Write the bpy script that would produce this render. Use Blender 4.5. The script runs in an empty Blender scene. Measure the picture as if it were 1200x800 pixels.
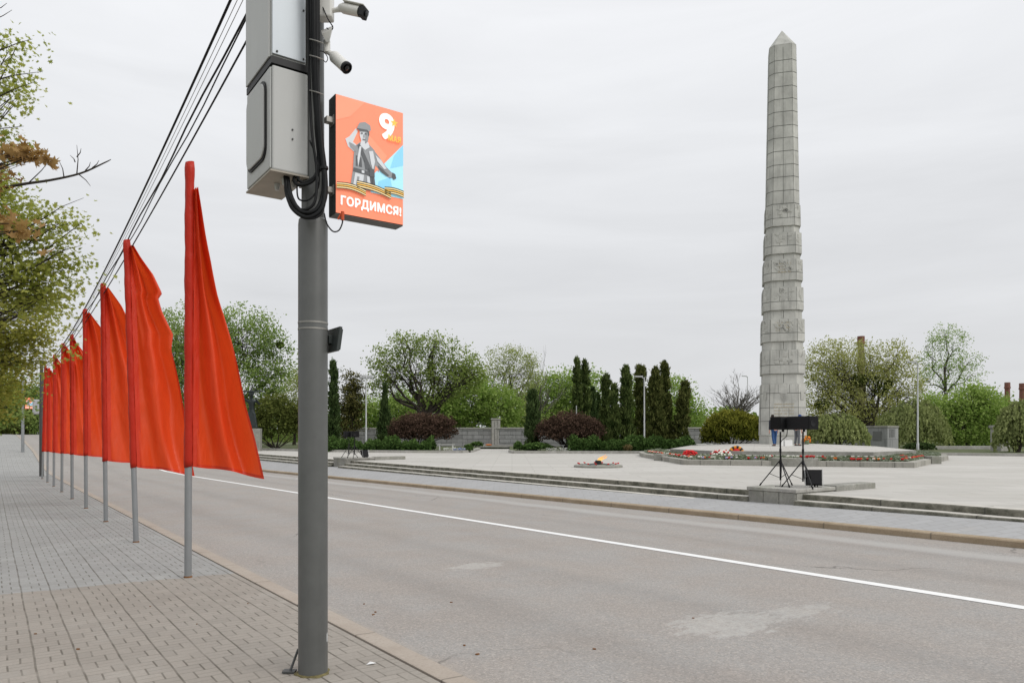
import bpy, math, random
import numpy as np
from mathutils import Vector, Matrix

random.seed(7); rng = np.random.default_rng(11)
scn = bpy.context.scene
COL = scn.collection
F, H0, HC, GR = 850.0, 508.5, 1.65, 0.0115
_l = math.hypot(.583, .8125)
UX, UY = -.583/_l, .8125/_l          # along the street, away from the viewer
PX_, PY_ = .8125/_l, .583/_l         # across the street, towards the plaza
STREET = math.atan2(PY_, PX_)        # local x = across, local y = along
PLZ = 0.32

def zst(s):
    """height of the street surface along its length"""
    xs = [-40, 42, 47, 54, 66, 85, 112, 150, 400]
    ys = [.46, -.483, -.50, -.33, .33, .95, 1.55, 1.62, 1.62]
    return float(np.interp(s, xs, ys))
def SP(s, t, z=0.0): return Vector((UX*s+PX_*t, UY*s+PY_*t, z))
def AT(px, py, Y): return Vector(((px-600)/F*Y, Y, HC+(H0-py)/F*Y))
def LV(px, py, z):
    Y = (HC-z)*F/(py-H0); return Vector(((px-600)/F*Y, Y, z))

# ------------------------------------------------------------------ object helpers
def tag(o, label=None, cat=None, group=None, kind=None):
    if label: o['label'] = label
    if cat: o['category'] = cat
    if group: o['group'] = group
    if kind: o['kind'] = kind
    return o
def thing(name, label, cat, loc, rz=0.0, group=None):
    o = bpy.data.objects.new(name, None); COL.objects.link(o)
    o.empty_display_size = .2; o.location = loc; o.rotation_euler = (0, 0, rz)
    return tag(o, label, cat, group)
def copy_tree(o, parent=None):
    c = o.copy(); COL.objects.link(c); c.parent = parent
    for ch in list(o.children): copy_tree(ch, c)
    return c

class MB:
    def __init__(s): s.v = []; s.f = []; s.uv = []; s.mi = []
    def add(s, vs, fs, m=0, uv=None):
        b = len(s.v); s.v += [tuple(x) for x in vs]; s.f += [tuple(i+b for i in f) for f in fs]; s.mi += [m]*len(fs)
        s.uv += list(uv) if uv is not None else [(0, 0)]*len(vs)
        return s
    def box(s, x0, x1, y0, y1, z0, z1, M=None, m=0):
        vs = [Vector(p) for p in ((x0,y0,z0),(x1,y0,z0),(x1,y1,z0),(x0,y1,z0),(x0,y0,z1),(x1,y0,z1),(x1,y1,z1),(x0,y1,z1))]
        if M is not None: vs = [M @ p for p in vs]
        return s.add(vs, [(0,3,2,1),(4,5,6,7),(0,1,5,4),(1,2,6,5),(2,3,7,6),(3,0,4,7)], m)
    def prism(s, poly, z0, z1, m=0):
        n = len(poly)
        a = sum(poly[i][0]*poly[(i+1)%n][1]-poly[(i+1)%n][0]*poly[i][1] for i in range(n))
        if a < 0: poly = poly[::-1]
        zz = z1 if isinstance(z1, (list, tuple)) else [z1]*n
        vs = [(p[0], p[1], z0) for p in poly]+[(p[0], p[1], zz[i]) for i, p in enumerate(poly)]
        return s.add(vs, [tuple(range(n))[::-1], tuple(range(n, 2*n))]+[(i, (i+1) % n, n+(i+1) % n, n+i) for i in range(n)], m)
    def rings(s, rings, m=0, cap=True):
        n = len(rings[0]); vs = [p for r in rings for p in r]; fs = []
        for k in range(len(rings)-1):
            for i in range(n):
                j = (i+1) % n; fs.append((k*n+i, k*n+j, (k+1)*n+j, (k+1)*n+i))
        if cap:
            fs.append(tuple(range(n))[::-1]); fs.append(tuple(range((len(rings)-1)*n, len(rings)*n)))
        return s.add(vs, fs, m)
    def tube(s, pts, rad, n=8, m=0, cap=True):
        pts = [Vector(p) for p in pts]; k = len(pts)
        if not isinstance(rad, (list, tuple)): rad = [rad]*k
        rs = []; prev = None
        for i in range(k):
            d = (pts[min(i+1, k-1)]-pts[max(i-1, 0)]).normalized()
            if prev is None: a = d.orthogonal().normalized()
            else:
                a = prev-d*prev.dot(d)
                a = a.normalized() if a.length > 1e-6 else d.orthogonal().normalized()
            prev = a; b = d.cross(a)
            rs.append([pts[i]+(a*math.cos(2*math.pi*j/n)+b*math.sin(2*math.pi*j/n))*rad[i] for j in range(n)])
        return s.rings(rs, m, cap)
    def lathe(s, prof, n=16, M=None, m=0):
        rs = []
        for r, z in prof:
            ring = [Vector((r*math.cos(2*math.pi*j/n), r*math.sin(2*math.pi*j/n), z)) for j in range(n)]
            rs.append([M @ q for q in ring] if M is not None else ring)
        return s.rings(rs, m)
    def ball(s, c, rx, ry=None, rz=None, n=10, k=6, m=0):
        ry = ry or rx; rz = rz or rx; c = Vector(c)
        rs = []
        for i in range(k+1):
            th = math.pi*(i/k*.98+.01)
            rs.append([c+Vector((rx*math.sin(th)*math.cos(2*math.pi*j/n), ry*math.sin(th)*math.sin(2*math.pi*j/n), -rz*math.cos(th))) for j in range(n)])
        return s.rings(rs, m)
    def strip(s, rows, m=0, uvs=None):
        n = len(rows[0]); vs = [p for r in rows for p in r]
        fs = [(k*n+i, k*n+i+1, (k+1)*n+i+1, (k+1)*n+i) for k in range(len(rows)-1) for i in range(n-1)]
        return s.add(vs, fs, m, [q for r in uvs for q in r] if uvs else None)
    def build(s, name, mat, parent=None, smooth=False, bevel=0.0, loc=None, rz=0.0, angle=35):
        me = bpy.data.meshes.new(name); me.from_pydata(s.v, [], s.f)
        for mm in (mat if isinstance(mat, (list, tuple)) else [mat]): me.materials.append(mm)
        me.polygons.foreach_set('material_index', s.mi)
        if any(a != (0, 0) for a in s.uv):
            ul = me.uv_layers.new(name='st'); li = np.empty(len(me.loops), np.int32)
            me.loops.foreach_get('vertex_index', li)
            ul.data.foreach_set('uv', np.array(s.uv, np.float32)[li].ravel())
        if smooth: me.polygons.foreach_set('use_smooth', [True]*len(me.polygons))
        me.update()
        if smooth and smooth != 'full': me.set_sharp_from_angle(angle=math.radians(angle))
        o = bpy.data.objects.new(name, me); COL.objects.link(o)
        if parent is not None: o.parent = parent
        if loc is not None: o.location = loc
        o.rotation_euler = (0, 0, rz)
        if bevel:
            b = o.modifiers.new('bevel', 'BEVEL'); b.width = bevel; b.segments = 2; b.limit_method = 'ANGLE'; b.angle_limit = math.radians(40)
        return o

# ------------------------------------------------------------------ materials
class N:
    def __init__(s, name):
        s.m = bpy.data.materials.new(name); s.m.use_nodes = True; s.t = s.m.node_tree
        for n in list(s.t.nodes): s.t.nodes.remove(n)
        s.out = s.t.nodes.new('ShaderNodeOutputMaterial')
    def n(s, typ, **k):
        x = s.t.nodes.new('ShaderNode'+typ)
        for a, b in k.items():
            if a.startswith('i_'):
                key = a[2:]; x.inputs[int(key) if key.isdigit() else key.replace('_', ' ')].default_value = b
            else: setattr(x, a, b)
        return x
    def l(s, a, b): s.t.links.new(a, b)
    def math(s, op, a, b=0.0, c=0.0, clamp=False):
        x = s.n('Math', operation=op, use_clamp=clamp)
        for i, q in enumerate((a, b, c)):
            if isinstance(q, (int, float)): x.inputs[i].default_value = q
            else: s.l(q, x.inputs[i])
        return x.outputs[0]
    def mix(s, fac, a, b):
        x = s.n('Mix', data_type='RGBA')
        for sock, q in ((x.inputs['Factor'], fac), (x.inputs[6], a), (x.inputs[7], b)):
            if isinstance(q, (int, float)): sock.default_value = q
            elif isinstance(q, tuple): sock.default_value = q if len(q) == 4 else (*q, 1)
            else: s.l(q, sock)
        return x.outputs[2]
    def noise(s, vec, scale, detail=4, rough=.55, dist=0):
        x = s.n('TexNoise', i_Scale=scale, i_Detail=detail, i_Roughness=rough, i_Distortion=dist)
        if vec is not None: s.l(vec, x.inputs['Vector'])
        return x.outputs['Fac']
    def ramp(s, f, lo, hi):
        x = s.n('MapRange', clamp=True); s.l(f, x.inputs['Value'])
        x.inputs['From Min'].default_value = lo; x.inputs['From Max'].default_value = hi
        return x.outputs[0]
    def finish(s, col, rough=.8, metal=0.0, bump=None, bstr=.2, bdist=.01, spec=.3, emit=None, estr=0):
        b = s.n('BsdfPrincipled'); b.inputs['Roughness'].default_value = rough; b.inputs['Metallic'].default_value = metal
        b.inputs['Specular IOR Level'].default_value = spec
        if isinstance(col, tuple): b.inputs['Base Color'].default_value = (*col[:3], 1)
        else: s.l(col, b.inputs['Base Color'])
        if bump is not None:
            bp = s.n('Bump', i_Strength=bstr, i_Distance=bdist); s.l(bump, bp.inputs['Height']); s.l(bp.outputs[0], b.inputs['Normal'])
        if emit is not None:
            b.inputs['Emission Color'].default_value = (*emit, 1); b.inputs['Emission Strength'].default_value = estr
        s.l(b.outputs[0], s.out.inputs[0]); return s.m

def sc(c, k): return tuple(min(1, x*k) for x in c)
def mat(name, col, rough=.75, metal=0.0, var=.15, scale=4.0, bump=0.0, bscale=60, spec=.3, stain=0.0, emit=0.0):
    k = N(name); tc = k.n('TexCoord').outputs['Object']
    f = k.ramp(k.noise(tc, scale, 5, .6), .3, .7)
    c = k.mix(f, sc(col, 1-var), sc(col, 1+var))
    if stain:
        mp = k.n('Mapping'); mp.inputs['Scale'].default_value = (3.5, 3.5, .35); k.l(tc, mp.inputs[0])
        g = k.ramp(k.noise(mp.outputs[0], 1.6, 5, .65), .52, .75)
        c = k.mix(k.math('MULTIPLY', g, stain), c, sc(col, .45))
    bp = k.noise(tc, bscale, 3) if bump else None
    return k.finish(c, rough, metal, bp, bump, .01, spec, emit=(col if emit else None), estr=emit)

def leafmat(name, a, b, trans=.35):
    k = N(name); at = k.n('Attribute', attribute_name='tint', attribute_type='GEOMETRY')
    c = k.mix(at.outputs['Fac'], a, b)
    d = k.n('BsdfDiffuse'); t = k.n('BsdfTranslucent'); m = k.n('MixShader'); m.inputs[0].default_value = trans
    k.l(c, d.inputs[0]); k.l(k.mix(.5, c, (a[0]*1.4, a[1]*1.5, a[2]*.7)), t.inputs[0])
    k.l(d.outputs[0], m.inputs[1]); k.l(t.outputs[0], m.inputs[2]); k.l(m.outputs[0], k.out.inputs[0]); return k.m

def uvst(k):
    u = k.n('UVMap', uv_map='st'); x = k.n('SeparateXYZ'); k.l(u.outputs[0], x.inputs[0])
    return u.outputs[0], x.outputs[0], x.outputs[1]

def m_paving():
    k = N('block_paving'); uv, s, t = uvst(k)
    W, R = .27, .172
    wob = k.math('MULTIPLY', k.math('SUBTRACT', k.noise(uv, 1.3, 2), .5), .03)
    tt = k.math('ADD', k.math('DIVIDE', k.math('ADD', t, wob), W), 40)
    cu = k.math('FRACT', tt); ci = k.math('FLOOR', tt)
    off = k.math('MULTIPLY', k.math('FRACT', k.math('MULTIPLY', k.math('SINE', k.math('MULTIPLY', ci, 12.9)), 43.7)), 1.0)
    ss = k.math('ADD', k.math('ADD', k.math('DIVIDE', s, R), 200), off)
    ru = k.math('FRACT', ss); ri = k.math('FLOOR', ss)
    par = k.math('MODULO', ri, 2)
    split = k.math('ADD', .37, k.math('MULTIPLY', par, .30))
    ed = lambda x, w: k.math('SUBTRACT', 1, k.ramp(k.math('ABSOLUTE', x), w*.45, w))
    d_col = k.math('MINIMUM', cu, k.math('SUBTRACT', 1, cu))
    j1 = ed(d_col, .036)
    d_row = k.math('MINIMUM', ru, k.math('SUBTRACT', 1, ru))
    j2 = k.math('MULTIPLY', ed(d_row, .045), .55)
    j3 = k.math('MULTIPLY', ed(k.math('SUBTRACT', cu, split), .032), .95)
    # long stones carry a groove across the middle of the row
    lng = k.math('ABSOLUTE', k.math('SUBTRACT', k.math('LESS_THAN', cu, split), k.math('SUBTRACT', 1, par)))
    j4 = k.math('MULTIPLY', k.math('MULTIPLY', ed(k.math('SUBTRACT', ru, .5), .05), lng), .38)
    J = k.math('MAXIMUM', k.math('MAXIMUM', j1, j2), k.math('MAXIMUM', j3, j4))
    J = k.math('MULTIPLY', J, k.ramp(k.noise(uv, 3.5, 3), .22, .6))
    idv = k.n('CombineXYZ'); k.l(ci, idv.inputs[0]); k.l(ri, idv.inputs[1]); k.l(k.math('LESS_THAN', cu, split), idv.inputs[2])
    wn = k.n('TexWhiteNoise', noise_dimensions='3D'); k.l(idv.outputs[0], wn.inputs[0])
    big = k.ramp(k.noise(uv, .45, 5, .6), .3, .7); fine = k.noise(uv, 40, 5, .8)
    warm = k.mix(big, (.285, .256, .222), (.340, .311, .275))
    cool = k.mix(big, (.295, .297, .288), (.360, .362, .352))
    # the newer, cooler batch of blocks begins in a straight row just behind the first flag pole
    edge = k.math('ADD', s, k.math('ADD', k.math('MULTIPLY', k.math('SUBTRACT', k.noise(uv, 4, 1), .5), .2), k.math('MULTIPLY', t, .10)))
    c = k.mix(k.math('GREATER_THAN', edge, 9.78), warm, cool)
    c = k.mix(k.math('MULTIPLY', wn.outputs[0], .20), c, (.15, .14, .125))
    c = k.mix(k.math('MULTIPLY', k.ramp(fine, .42, .7), .36), c, (.17, .155, .135))
    dust = k.ramp(k.noise(uv, .9, 5, .7), .55, .8)
    c = k.mix(k.math('MULTIPLY', dust, .22), c, (.44, .43, .40))
    c = k.mix(k.math('MULTIPLY', J, .80), c, (.075, .066, .05))
    h = k.math('ADD', k.math('MULTIPLY', J, -1), k.math('MULTIPLY', fine, .25))
    return k.finish(c, .85, 0, h, .45, .006, .25)

def m_road():
    k = N('asphalt'); uv, s, t = uvst(k)
    mp = k.n('Mapping'); mp.inputs['Scale'].default_value = (.12, .9, 1); k.l(uv, mp.inputs[0])
    lane = k.ramp(k.noise(mp.outputs[0], 1.0, 4, .6), .3, .7)
    big = k.ramp(k.noise(uv, .35, 5, .6), .3, .7)
    c = k.mix(lane, (.285, .258, .236), (.345, .315, .288))
    c = k.mix(k.math('MULTIPLY', big, .45), c, (.295, .283, .268))
    blot = k.ramp(k.noise(uv, .9, 4, .6), .4, .62)
    c = k.mix(k.math('MULTIPLY', blot, .55), c, (.318, .318, .312))
    vo = k.n('TexVoronoi', feature='F1', i_Scale=58.0); k.l(uv, vo.inputs['Vector']); vs_ = k.n('SeparateColor'); k.l(vo.outputs['Color'], vs_.inputs[0])
    c = k.mix(k.math('MULTIPLY', k.ramp(vs_.outputs[0], .45, 1.0), .30), c, (.13, .12, .108))
    c = k.mix(k.math('MULTIPLY', k.ramp(vs_.outputs[1], .60, 1.0), .34), c, (.56, .50, .44))
    f1 = k.noise(uv, 70, 3, .85); f2 = k.noise(uv, 26, 5, .85)
    c = k.mix(k.math('MULTIPLY', k.ramp(f1, .46, .66), .42), c, (.125, .115, .105))
    c = k.mix(k.math('MULTIPLY', k.ramp(k.noise(uv, 48, 4, .9), .52, .70), .36), c, (.50, .475, .44))
    c = k.mix(k.math('MULTIPLY', k.ramp(f2, .5, .72), .38), c, (.20, .165, .14))
    c = k.mix(k.math('MULTIPLY', k.ramp(k.noise(uv, 2.2, 5, .7), .5, .75), .22), c, (.34, .30, .27))
    for tw_ in (4.15, 5.85, 9.75, 11.3):
        wt = k.math('SUBTRACT', 1, k.ramp(k.math('ABSOLUTE', k.math('SUBTRACT', k.math('ADD', t, k.math('MULTIPLY', k.noise(uv, .22, 2), .5)), tw_+.25)), .05, .45))
        c = k.mix(k.math('MULTIPLY', wt, .16), c, (.16, .15, .14))
    # dusty gutter lane along the far kerb
    gut = k.math('SUBTRACT', 1, k.ramp(k.math('ABSOLUTE', k.math('SUBTRACT', k.math('ADD', t, k.math('MULTIPLY', k.noise(uv, .3, 3), .5)), 11.95)), .12, .38))
    c = k.mix(k.math('MULTIPLY', gut, .42), c, (.43, .425, .41))
    # worn paint residue
    def patch(s0, t0, rs, rt, lo, hi):
        a = k.math('DIVIDE', k.math('SUBTRACT', s, s0), rs); b = k.math('DIVIDE', k.math('SUBTRACT', t, t0), rt)
        d = k.math('SUBTRACT', 1, k.math('SQRT', k.math('ADD', k.math('MULTIPLY', a, a), k.math('MULTIPLY', b, b))))
        mp2 = k.n('Mapping'); mp2.inputs['Scale'].default_value = (4.2, 1.3, 1); mp2.inputs['Location'].default_value = (s0, t0, 0)
        mp2.inputs['Rotation'].default_value = (0, 0, math.radians(-32)); k.l(uv, mp2.inputs[0])
        q = k.math('ADD', k.math('MULTIPLY', d, .55), k.math('SUBTRACT', k.noise(mp2.outputs[0], 2.4, 6, .72), .5))
        return k.ramp(q, lo, hi)
    pt = k.math('MAXIMUM', patch(4.3, 5.55, .62, 1.0, .20, .27), patch(8.35, 5.41, .5, .8, .27, .34))
    pt = k.math('MAXIMUM', pt, k.math('MULTIPLY', patch(4.15, 6.5, .6, 1.5, .37, .43), .8))
    c = k.mix(k.math('MULTIPLY', k.math('MULTIPLY', pt, k.ramp(k.noise(uv, 9, 5, .8), .25, .6)), .46), c, (.48, .475, .45))
    c = k.mix(k.math('MULTIPLY', k.math('SUBTRACT', 1, k.ramp(k.math('ADD', t, k.math('MULTIPLY', k.noise(uv, 2.5, 5, .7), .28)), 2.86, 3.02)), .5), c, (.37, .325, .275))
    # hairline cracks
    v = k.n('TexVoronoi', feature='DISTANCE_TO_EDGE', i_Scale=.16); 
    dv = k.n('Vector' 'Math', operation='ADD'); k.l(uv, dv.inputs[0])
    nz = k.n('TexNoise', i_Scale=1.2, i_Detail=5.0); k.l(uv, nz.inputs['Vector']); k.l(nz.outputs['Color'], dv.inputs[1]); k.l(dv.outputs[0], v.inputs['Vector'])
    cr = k.math('SUBTRACT', 1, k.ramp(v.outputs[0], .0012, .0035))
    cr = k.math('MULTIPLY', cr, k.ramp(k.noise(uv, .25, 2), .52, .6))
    c = k.mix(k.math('MULTIPLY', cr, .6), c, (.08, .075, .07))
    return k.finish(c, .9, 0, k.math('ADD', f1, f2), .5, .006, .2)

def m_slabs(name, a, b, w, h, joint=.5, axis_scale=1.0):
    k = N(name); tc = k.n('TexCoord').outputs['Object']
    br = k.n('TexBrick', i_Scale=1.0); k.l(tc, br.inputs['Vector'])
    br.inputs['Mortar Size'].default_value = .016; br.inputs['Mortar Smooth'].default_value = .4
    br.inputs['Brick Width'].default_value = w; br.inputs['Row Height'].default_value = h
    br.inputs['Color1'].default_value = (0, 0, 0, 1); br.inputs['Color2'].default_value = (1, 1, 1, 1); br.inputs['Mortar'].default_value = (.5, .5, .5, 1)
    sx = k.n('SeparateColor'); k.l(br.outputs['Color'], sx.inputs[0])
    mp = k.n('Mapping'); mp.inputs['Scale'].default_value = (.25, 1, 1); k.l(tc, mp.inputs[0])
    big = k.ramp(k.noise(mp.outputs[0], .5, 5, .62), .3, .72)
    c = k.mix(big, a, b)
    c = k.mix(k.math('MULTIPLY', sx.outputs[0], .34), c, sc(a, .82))
    c = k.mix(k.math('MULTIPLY', k.ramp(k.noise(tc, 1.4, 5, .7), .58, .78), .35), c, (b[0]*.82, b[1]*.72, b[2]*.60))
    c = k.mix(k.math('MULTIPLY', k.ramp(k.noise(tc, 9, 4, .7), .45, .8), .2), c, sc(a, .75))
    c = k.mix(k.math('MULTIPLY', br.outputs['Fac'], joint), c, (.17, .16, .14))
    return k.finish(c, .8, 0, k.noise(tc, 40, 3), .15, .006, .3)

def m_stonewall(name, col, w, h, uvw=True, joint=.6, stain=.6, relief=.5):
    """cut stone blocks: u runs along the wall, v is height (given as uv 'st')"""
    k = N(name); uv, s, t = uvst(k)
    tc = k.n('TexCoord').outputs['Object']
    br = k.n('TexBrick', i_Scale=1.0); k.l(uv, br.inputs['Vector'])
    br.inputs['Mortar Size'].default_value = .02; br.inputs['Mortar Smooth'].default_value = .4
    br.inputs['Brick Width'].default_value = w; br.inputs['Row Height'].default_value = h
    br.inputs['Color1'].default_value = (0, 0, 0, 1); br.inputs['Color2'].default_value = (1, 1, 1, 1)
    sx = k.n('SeparateColor'); k.l(br.outputs['Color'], sx.inputs[0])
    c = k.mix(sx.outputs[0], sc(col, .78), sc(col, 1.15))
    c = k.mix(k.math('MULTIPLY', k.ramp(k.noise(tc, 5, 6, .7), .4, .7), .4), c, sc(col, .6))
    mp = k.n('Mapping'); mp.inputs['Scale'].default_value = (2.5, 2.5, .3); k.l(tc, mp.inputs[0])
    c = k.mix(k.math('MULTIPLY', k.ramp(k.noise(mp.outputs[0], 1.5, 5, .7), .5, .75), stain), c, sc(col, .38))
    c = k.mix(k.math('MULTIPLY', br.outputs['Fac'], joint), c, sc(col, .25))
    hh = k.math('ADD', k.math('MULTIPLY', br.outputs['Fac'], -1), k.math('MULTIPLY', k.noise(tc, 14, 5, .65), .9))
    return k.finish(c, .9, 0, hh, relief, .04, .2)

def m_mossy(name, col):
    """weathered granite with dark grime on its faces"""
    k = N(name); tc = k.n('TexCoord').outputs['Object']
    g = k.ramp(k.noise(tc, 2.2, 6, .7), .35, .7)
    c = k.mix(g, sc(col, .72), sc(col, 1.15))
    c = k.mix(k.math('MULTIPLY', k.ramp(k.noise(tc, 16, 4, .75), .42, .7), .5), c, sc(col, .5))
    c = k.mix(k.math('MULTIPLY', k.ramp(k.noise(tc, .9, 5, .7), .5, .75), .5), c, (col[0]*.62, col[1]*.66, col[2]*.5))
    return k.finish(c, .9, 0, k.noise(tc, 30, 4, .7), .3, .012, .2)

def m_riser():
    """granite step stones: pale tops, darker mottled upright faces"""
    k = N('step_granite'); tc = k.n('TexCoord').outputs['Object']; uv, s, t = uvst(k)
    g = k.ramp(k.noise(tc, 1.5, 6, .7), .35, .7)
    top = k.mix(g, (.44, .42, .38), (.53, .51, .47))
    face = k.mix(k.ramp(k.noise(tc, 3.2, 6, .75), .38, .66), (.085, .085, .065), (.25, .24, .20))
    c = k.mix(t, top, face)  # upright faces coloured darker than the treads
    fr = k.math('FRACT', k.math('DIVIDE', s, 1.9))
    j = k.math('SUBTRACT', 1, k.ramp(k.math('MINIMUM', fr, k.math('SUBTRACT', 1, fr)), .004, .009))
    c = k.mix(k.math('MULTIPLY', j, .75), c, (.05, .05, .045))
    return k.finish(c, .9, 0, k.noise(tc, 25, 4, .7), .3, .01, .2)

def m_kerb(name, a, b, length):
    k = N(name); tc = k.n('TexCoord').outputs['Object']; uv, s, t = uvst(k)
    c = k.mix(k.ramp(k.noise(tc, 1.6, 6, .7), .32, .7), a, b)
    c = k.mix(k.math('MULTIPLY', k.ramp(k.noise(tc, 45, 3, .75), .48, .7), .4), c, sc(a, .6))
    fr = k.math('FRACT', k.math('ADD', k.math('DIVIDE', s, length), k.math('MULTIPLY', k.math('FLOOR', k.math('DIVIDE', s, length)), .0)))
    j = k.math('SUBTRACT', 1, k.ramp(k.math('MINIMUM', fr, k.math('SUBTRACT', 1, fr)), .004, .010))
    c = k.mix(k.math('MULTIPLY', j, .55), c, (.09, .08, .065))
    return k.finish(c, .85, 0, k.noise(tc, 40, 4, .7), .3, .008, .25)

def m_cloth(name, col, tr=.38, sp_=.42):
    k = N(name); tc = k.n('TexCoord').outputs['Object']
    mp = k.n('Mapping'); mp.inputs['Scale'].default_value = (2.5, 2.5, .9); mp.inputs['Rotation'].default_value = (.0, .35, 0); k.l(tc, mp.inputs[0])
    wr = k.noise(mp.outputs[0], 1.5, 4, .5, .9)
    c = k.mix(k.ramp(wr, .3, .7), sc(col, .94), sc(col, 1.06))
    b = k.n('BsdfPrincipled'); b.inputs['Roughness'].default_value = .40; b.inputs['Specular IOR Level'].default_value = sp_
    k.l(c, b.inputs['Base Color'])
    mp3 = k.n('Mapping'); mp3.inputs['Scale'].default_value = (7, 7, 1.6); mp3.inputs['Rotation'].default_value = (0, .5, .3); k.l(tc, mp3.inputs[0])
    cz_ = k.math('ADD', wr, k.math('MULTIPLY', k.noise(mp3.outputs[0], 1.6, 4, .6, 1.2), .32))
    bp = k.n('Bump', i_Strength=.6, i_Distance=.045); k.l(cz_, bp.inputs['Height']); k.l(bp.outputs[0], b.inputs['Normal'])
    t = k.n('BsdfTranslucent'); k.l(k.mix(.5, c, (col[0]*1.1, col[1]*1.7, col[2]*1.2)), t.inputs[0]); k.l(bp.outputs[0], t.inputs[1])
    m = k.n('MixShader'); m.inputs[0].default_value = tr; k.l(b.outputs[0], m.inputs[1]); k.l(t.outputs[0], m.inputs[2])
    k.l(m.outputs[0], k.out.inputs[0]); return k.m

MT = {}
MT['paving'] = m_paving(); MT['road'] = m_road()
MT['plaza'] = m_slabs('pale_stone_slabs', (.40, .385, .352), (.485, .47, .44), 1.6, .8, .5)
MT['farwalk'] = m_slabs('grey_pavement', (.325, .325, .325), (.37, .37, .37), .4, .2, .25)
MT['kerb_near'] = m_kerb('worn_pink_kerbstone', (.33, .282, .235), (.39, .343, .295), 1.45)
MT['kerb_far'] = m_kerb('beige_kerbstone', (.26, .20, .13), (.38, .31, .225), 1.95)
MT['step'] = m_riser()
MT['white_paint'] = mat('road_paint', (.72, .72, .71), .7, var=.06, scale=9)
MT['grass'] = mat('grass_ground', (.075, .115, .03), .95, var=.35, scale=1.5, bump=.4, bscale=25)
MT['soil'] = mat('bed_soil', (.085, .10, .045), .95, var=.35, scale=1.2, bump=.4, bscale=20)
MT['pole'] = mat('grey_pole_paint', (.098, .101, .097), .36, var=.10, scale=5, spec=.4, stain=.3)
MT['flagpole'] = mat('galvanised_tube', (.24, .25, .255), .45, metal=.2, var=.08, scale=3, spec=.4, stain=.25)
MT['darkpole'] = mat('dark_lamp_paint', (.07, .072, .07), .5, var=.1)
MT['rust'] = mat('rust', (.16, .075, .03), .9, var=.4, scale=30)
MT['moss'] = mat('moss_dirt', (.13, .11, .05), .95, var=.4, scale=25, bump=.5)
MT['cloth'] = m_cloth('red_flag_cloth', (.78, .072, .016), .40)
MT['sleeve'] = m_cloth('red_flag_sleeve', (.46, .024, .010), .10, .22)
MT['cab'] = mat('pale_grey_cabinet', (.425, .43, .42), .45, var=.04, scale=2, spec=.35, stain=.2)
MT['cab_blue'] = mat('bluish_cabinet_panel', (.44, .475, .505), .35, var=.03, scale=2, metal=.15)
MT['cab_side'] = mat('brownish_cabinet_underside', (.36, .33, .28), .6, var=.15, scale=4, stain=.3)  # browner and darker than the cabinet body
MT['gasket'] = mat('black_gasket', (.012, .012, .013), .5, var=.1)
MT['cable'] = mat('black_cable', (.006, .0065, .007), .55, var=.1, spec=.2)
MT['white_plastic'] = mat('white_camera_plastic', (.62, .61, .58), .4, var=.04, spec=.4)
MT['grey_metal'] = mat('bracket_steel', (.27, .26, .24), .45, metal=.5, var=.15, scale=12)
MT['glass_black'] = mat('lens_glass', (.006, .006, .008), .12, var=.05, spec=.6)
MT['signbox'] = mat('dark_sign_frame', (.035, .042, .040), .5, var=.1)
MT['sign_under'] = mat('sign_grey_edge', (.13, .13, .125), .55, var=.1)
MT['orange_plug'] = mat('orange_connector', (.45, .07, .02), .5)
MT['obel'] = mat('granite_facing', (.425, .423, .392), .85, var=.22, scale=.9, bump=.25, bscale=14, stain=.6)
MT['granite'] = m_mossy('weathered_granite', (.30, .295, .265))
MT['granite_pale'] = m_mossy('pale_granite', (.40, .39, .36))
MT['gilt'] = mat('faded_gilt', (.40, .345, .24), .6, metal=.2, var=.25, scale=20)
MT['bronze'] = mat('dark_bronze', (.035, .042, .042), .45, metal=.6, var=.3, scale=5)
MT['black'] = mat('black_speaker', (.006, .006, .0065), .7, var=.15, spec=.18)
MT['grille'] = mat('speaker_grille', (.009, .009, .010), .6, var=.15, scale=40, spec=.2)
MT['blackmetal'] = mat('black_stand_tube', (.015, .015, .016), .35, metal=.3, var=.1)
MT['lamp_white'] = mat('pale_lamp_post', (.46, .47, .47), .5, var=.05)
MT['bench'] = mat('white_bench_paint', (.62, .62, .60), .6, var=.06)
MT['bark'] = mat('dark_bark', (.045, .037, .03), .95, var=.3, scale=6, bump=.5, bscale=20)
MT['bark_pale'] = mat('grey_bark', (.13, .12, .105), .95, var=.25, scale=6, bump=.5, bscale=20)
MT['brick'] = mat('chimney_brick', (.19, .085, .065), .9, var=.25, scale=3)
MT['brick_pale'] = mat('chimney_mortared_brick', (.20, .165, .11), .9, var=.2, scale=3)
MT['wall'] = m_stonewall('rough_block_wall', (.30, .30, .295), 1.1, .42, stain=.5, relief=.9)
MT['planter'] = m_stonewall('planter_blocks', (.35, .34, .30), 1.25, 3.0, stain=.55, relief=.35)
MT['pavilion'] = m_stonewall('block_facing', (.33, .335, .33), 1.0, .95, stain=.6, relief=.2)
MT['jeans'] = mat('blue_jeans', (.03, .075, .19), .9, var=.15, scale=14)
MT['greytrousers'] = mat('grey_trousers', (.13, .135, .145), .9, var=.12, scale=14)
MT['jacket'] = mat('dark_jacket', (.022, .025, .035), .85, var=.15, scale=12)
MT['jacket2'] = mat('navy_jacket', (.03, .045, .09), .85, var=.15, scale=12)
MT['skin'] = mat('skin', (.52, .28, .21), .55, var=.06)
MT['hair'] = mat('dark_hair', (.03, .022, .016), .7)
MT['cap'] = mat('blue_cap', (.03, .06, .17), .85)
MT['shoe'] = mat('dark_shoe', (.02, .02, .022), .6)
MT['bag'] = mat('white_paper_bag', (.70, .70, .69), .7, var=.04)
MT['red_petal'] = mat('red_petals', (.50, .012, .012), .6, var=.3, scale=40)
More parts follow.
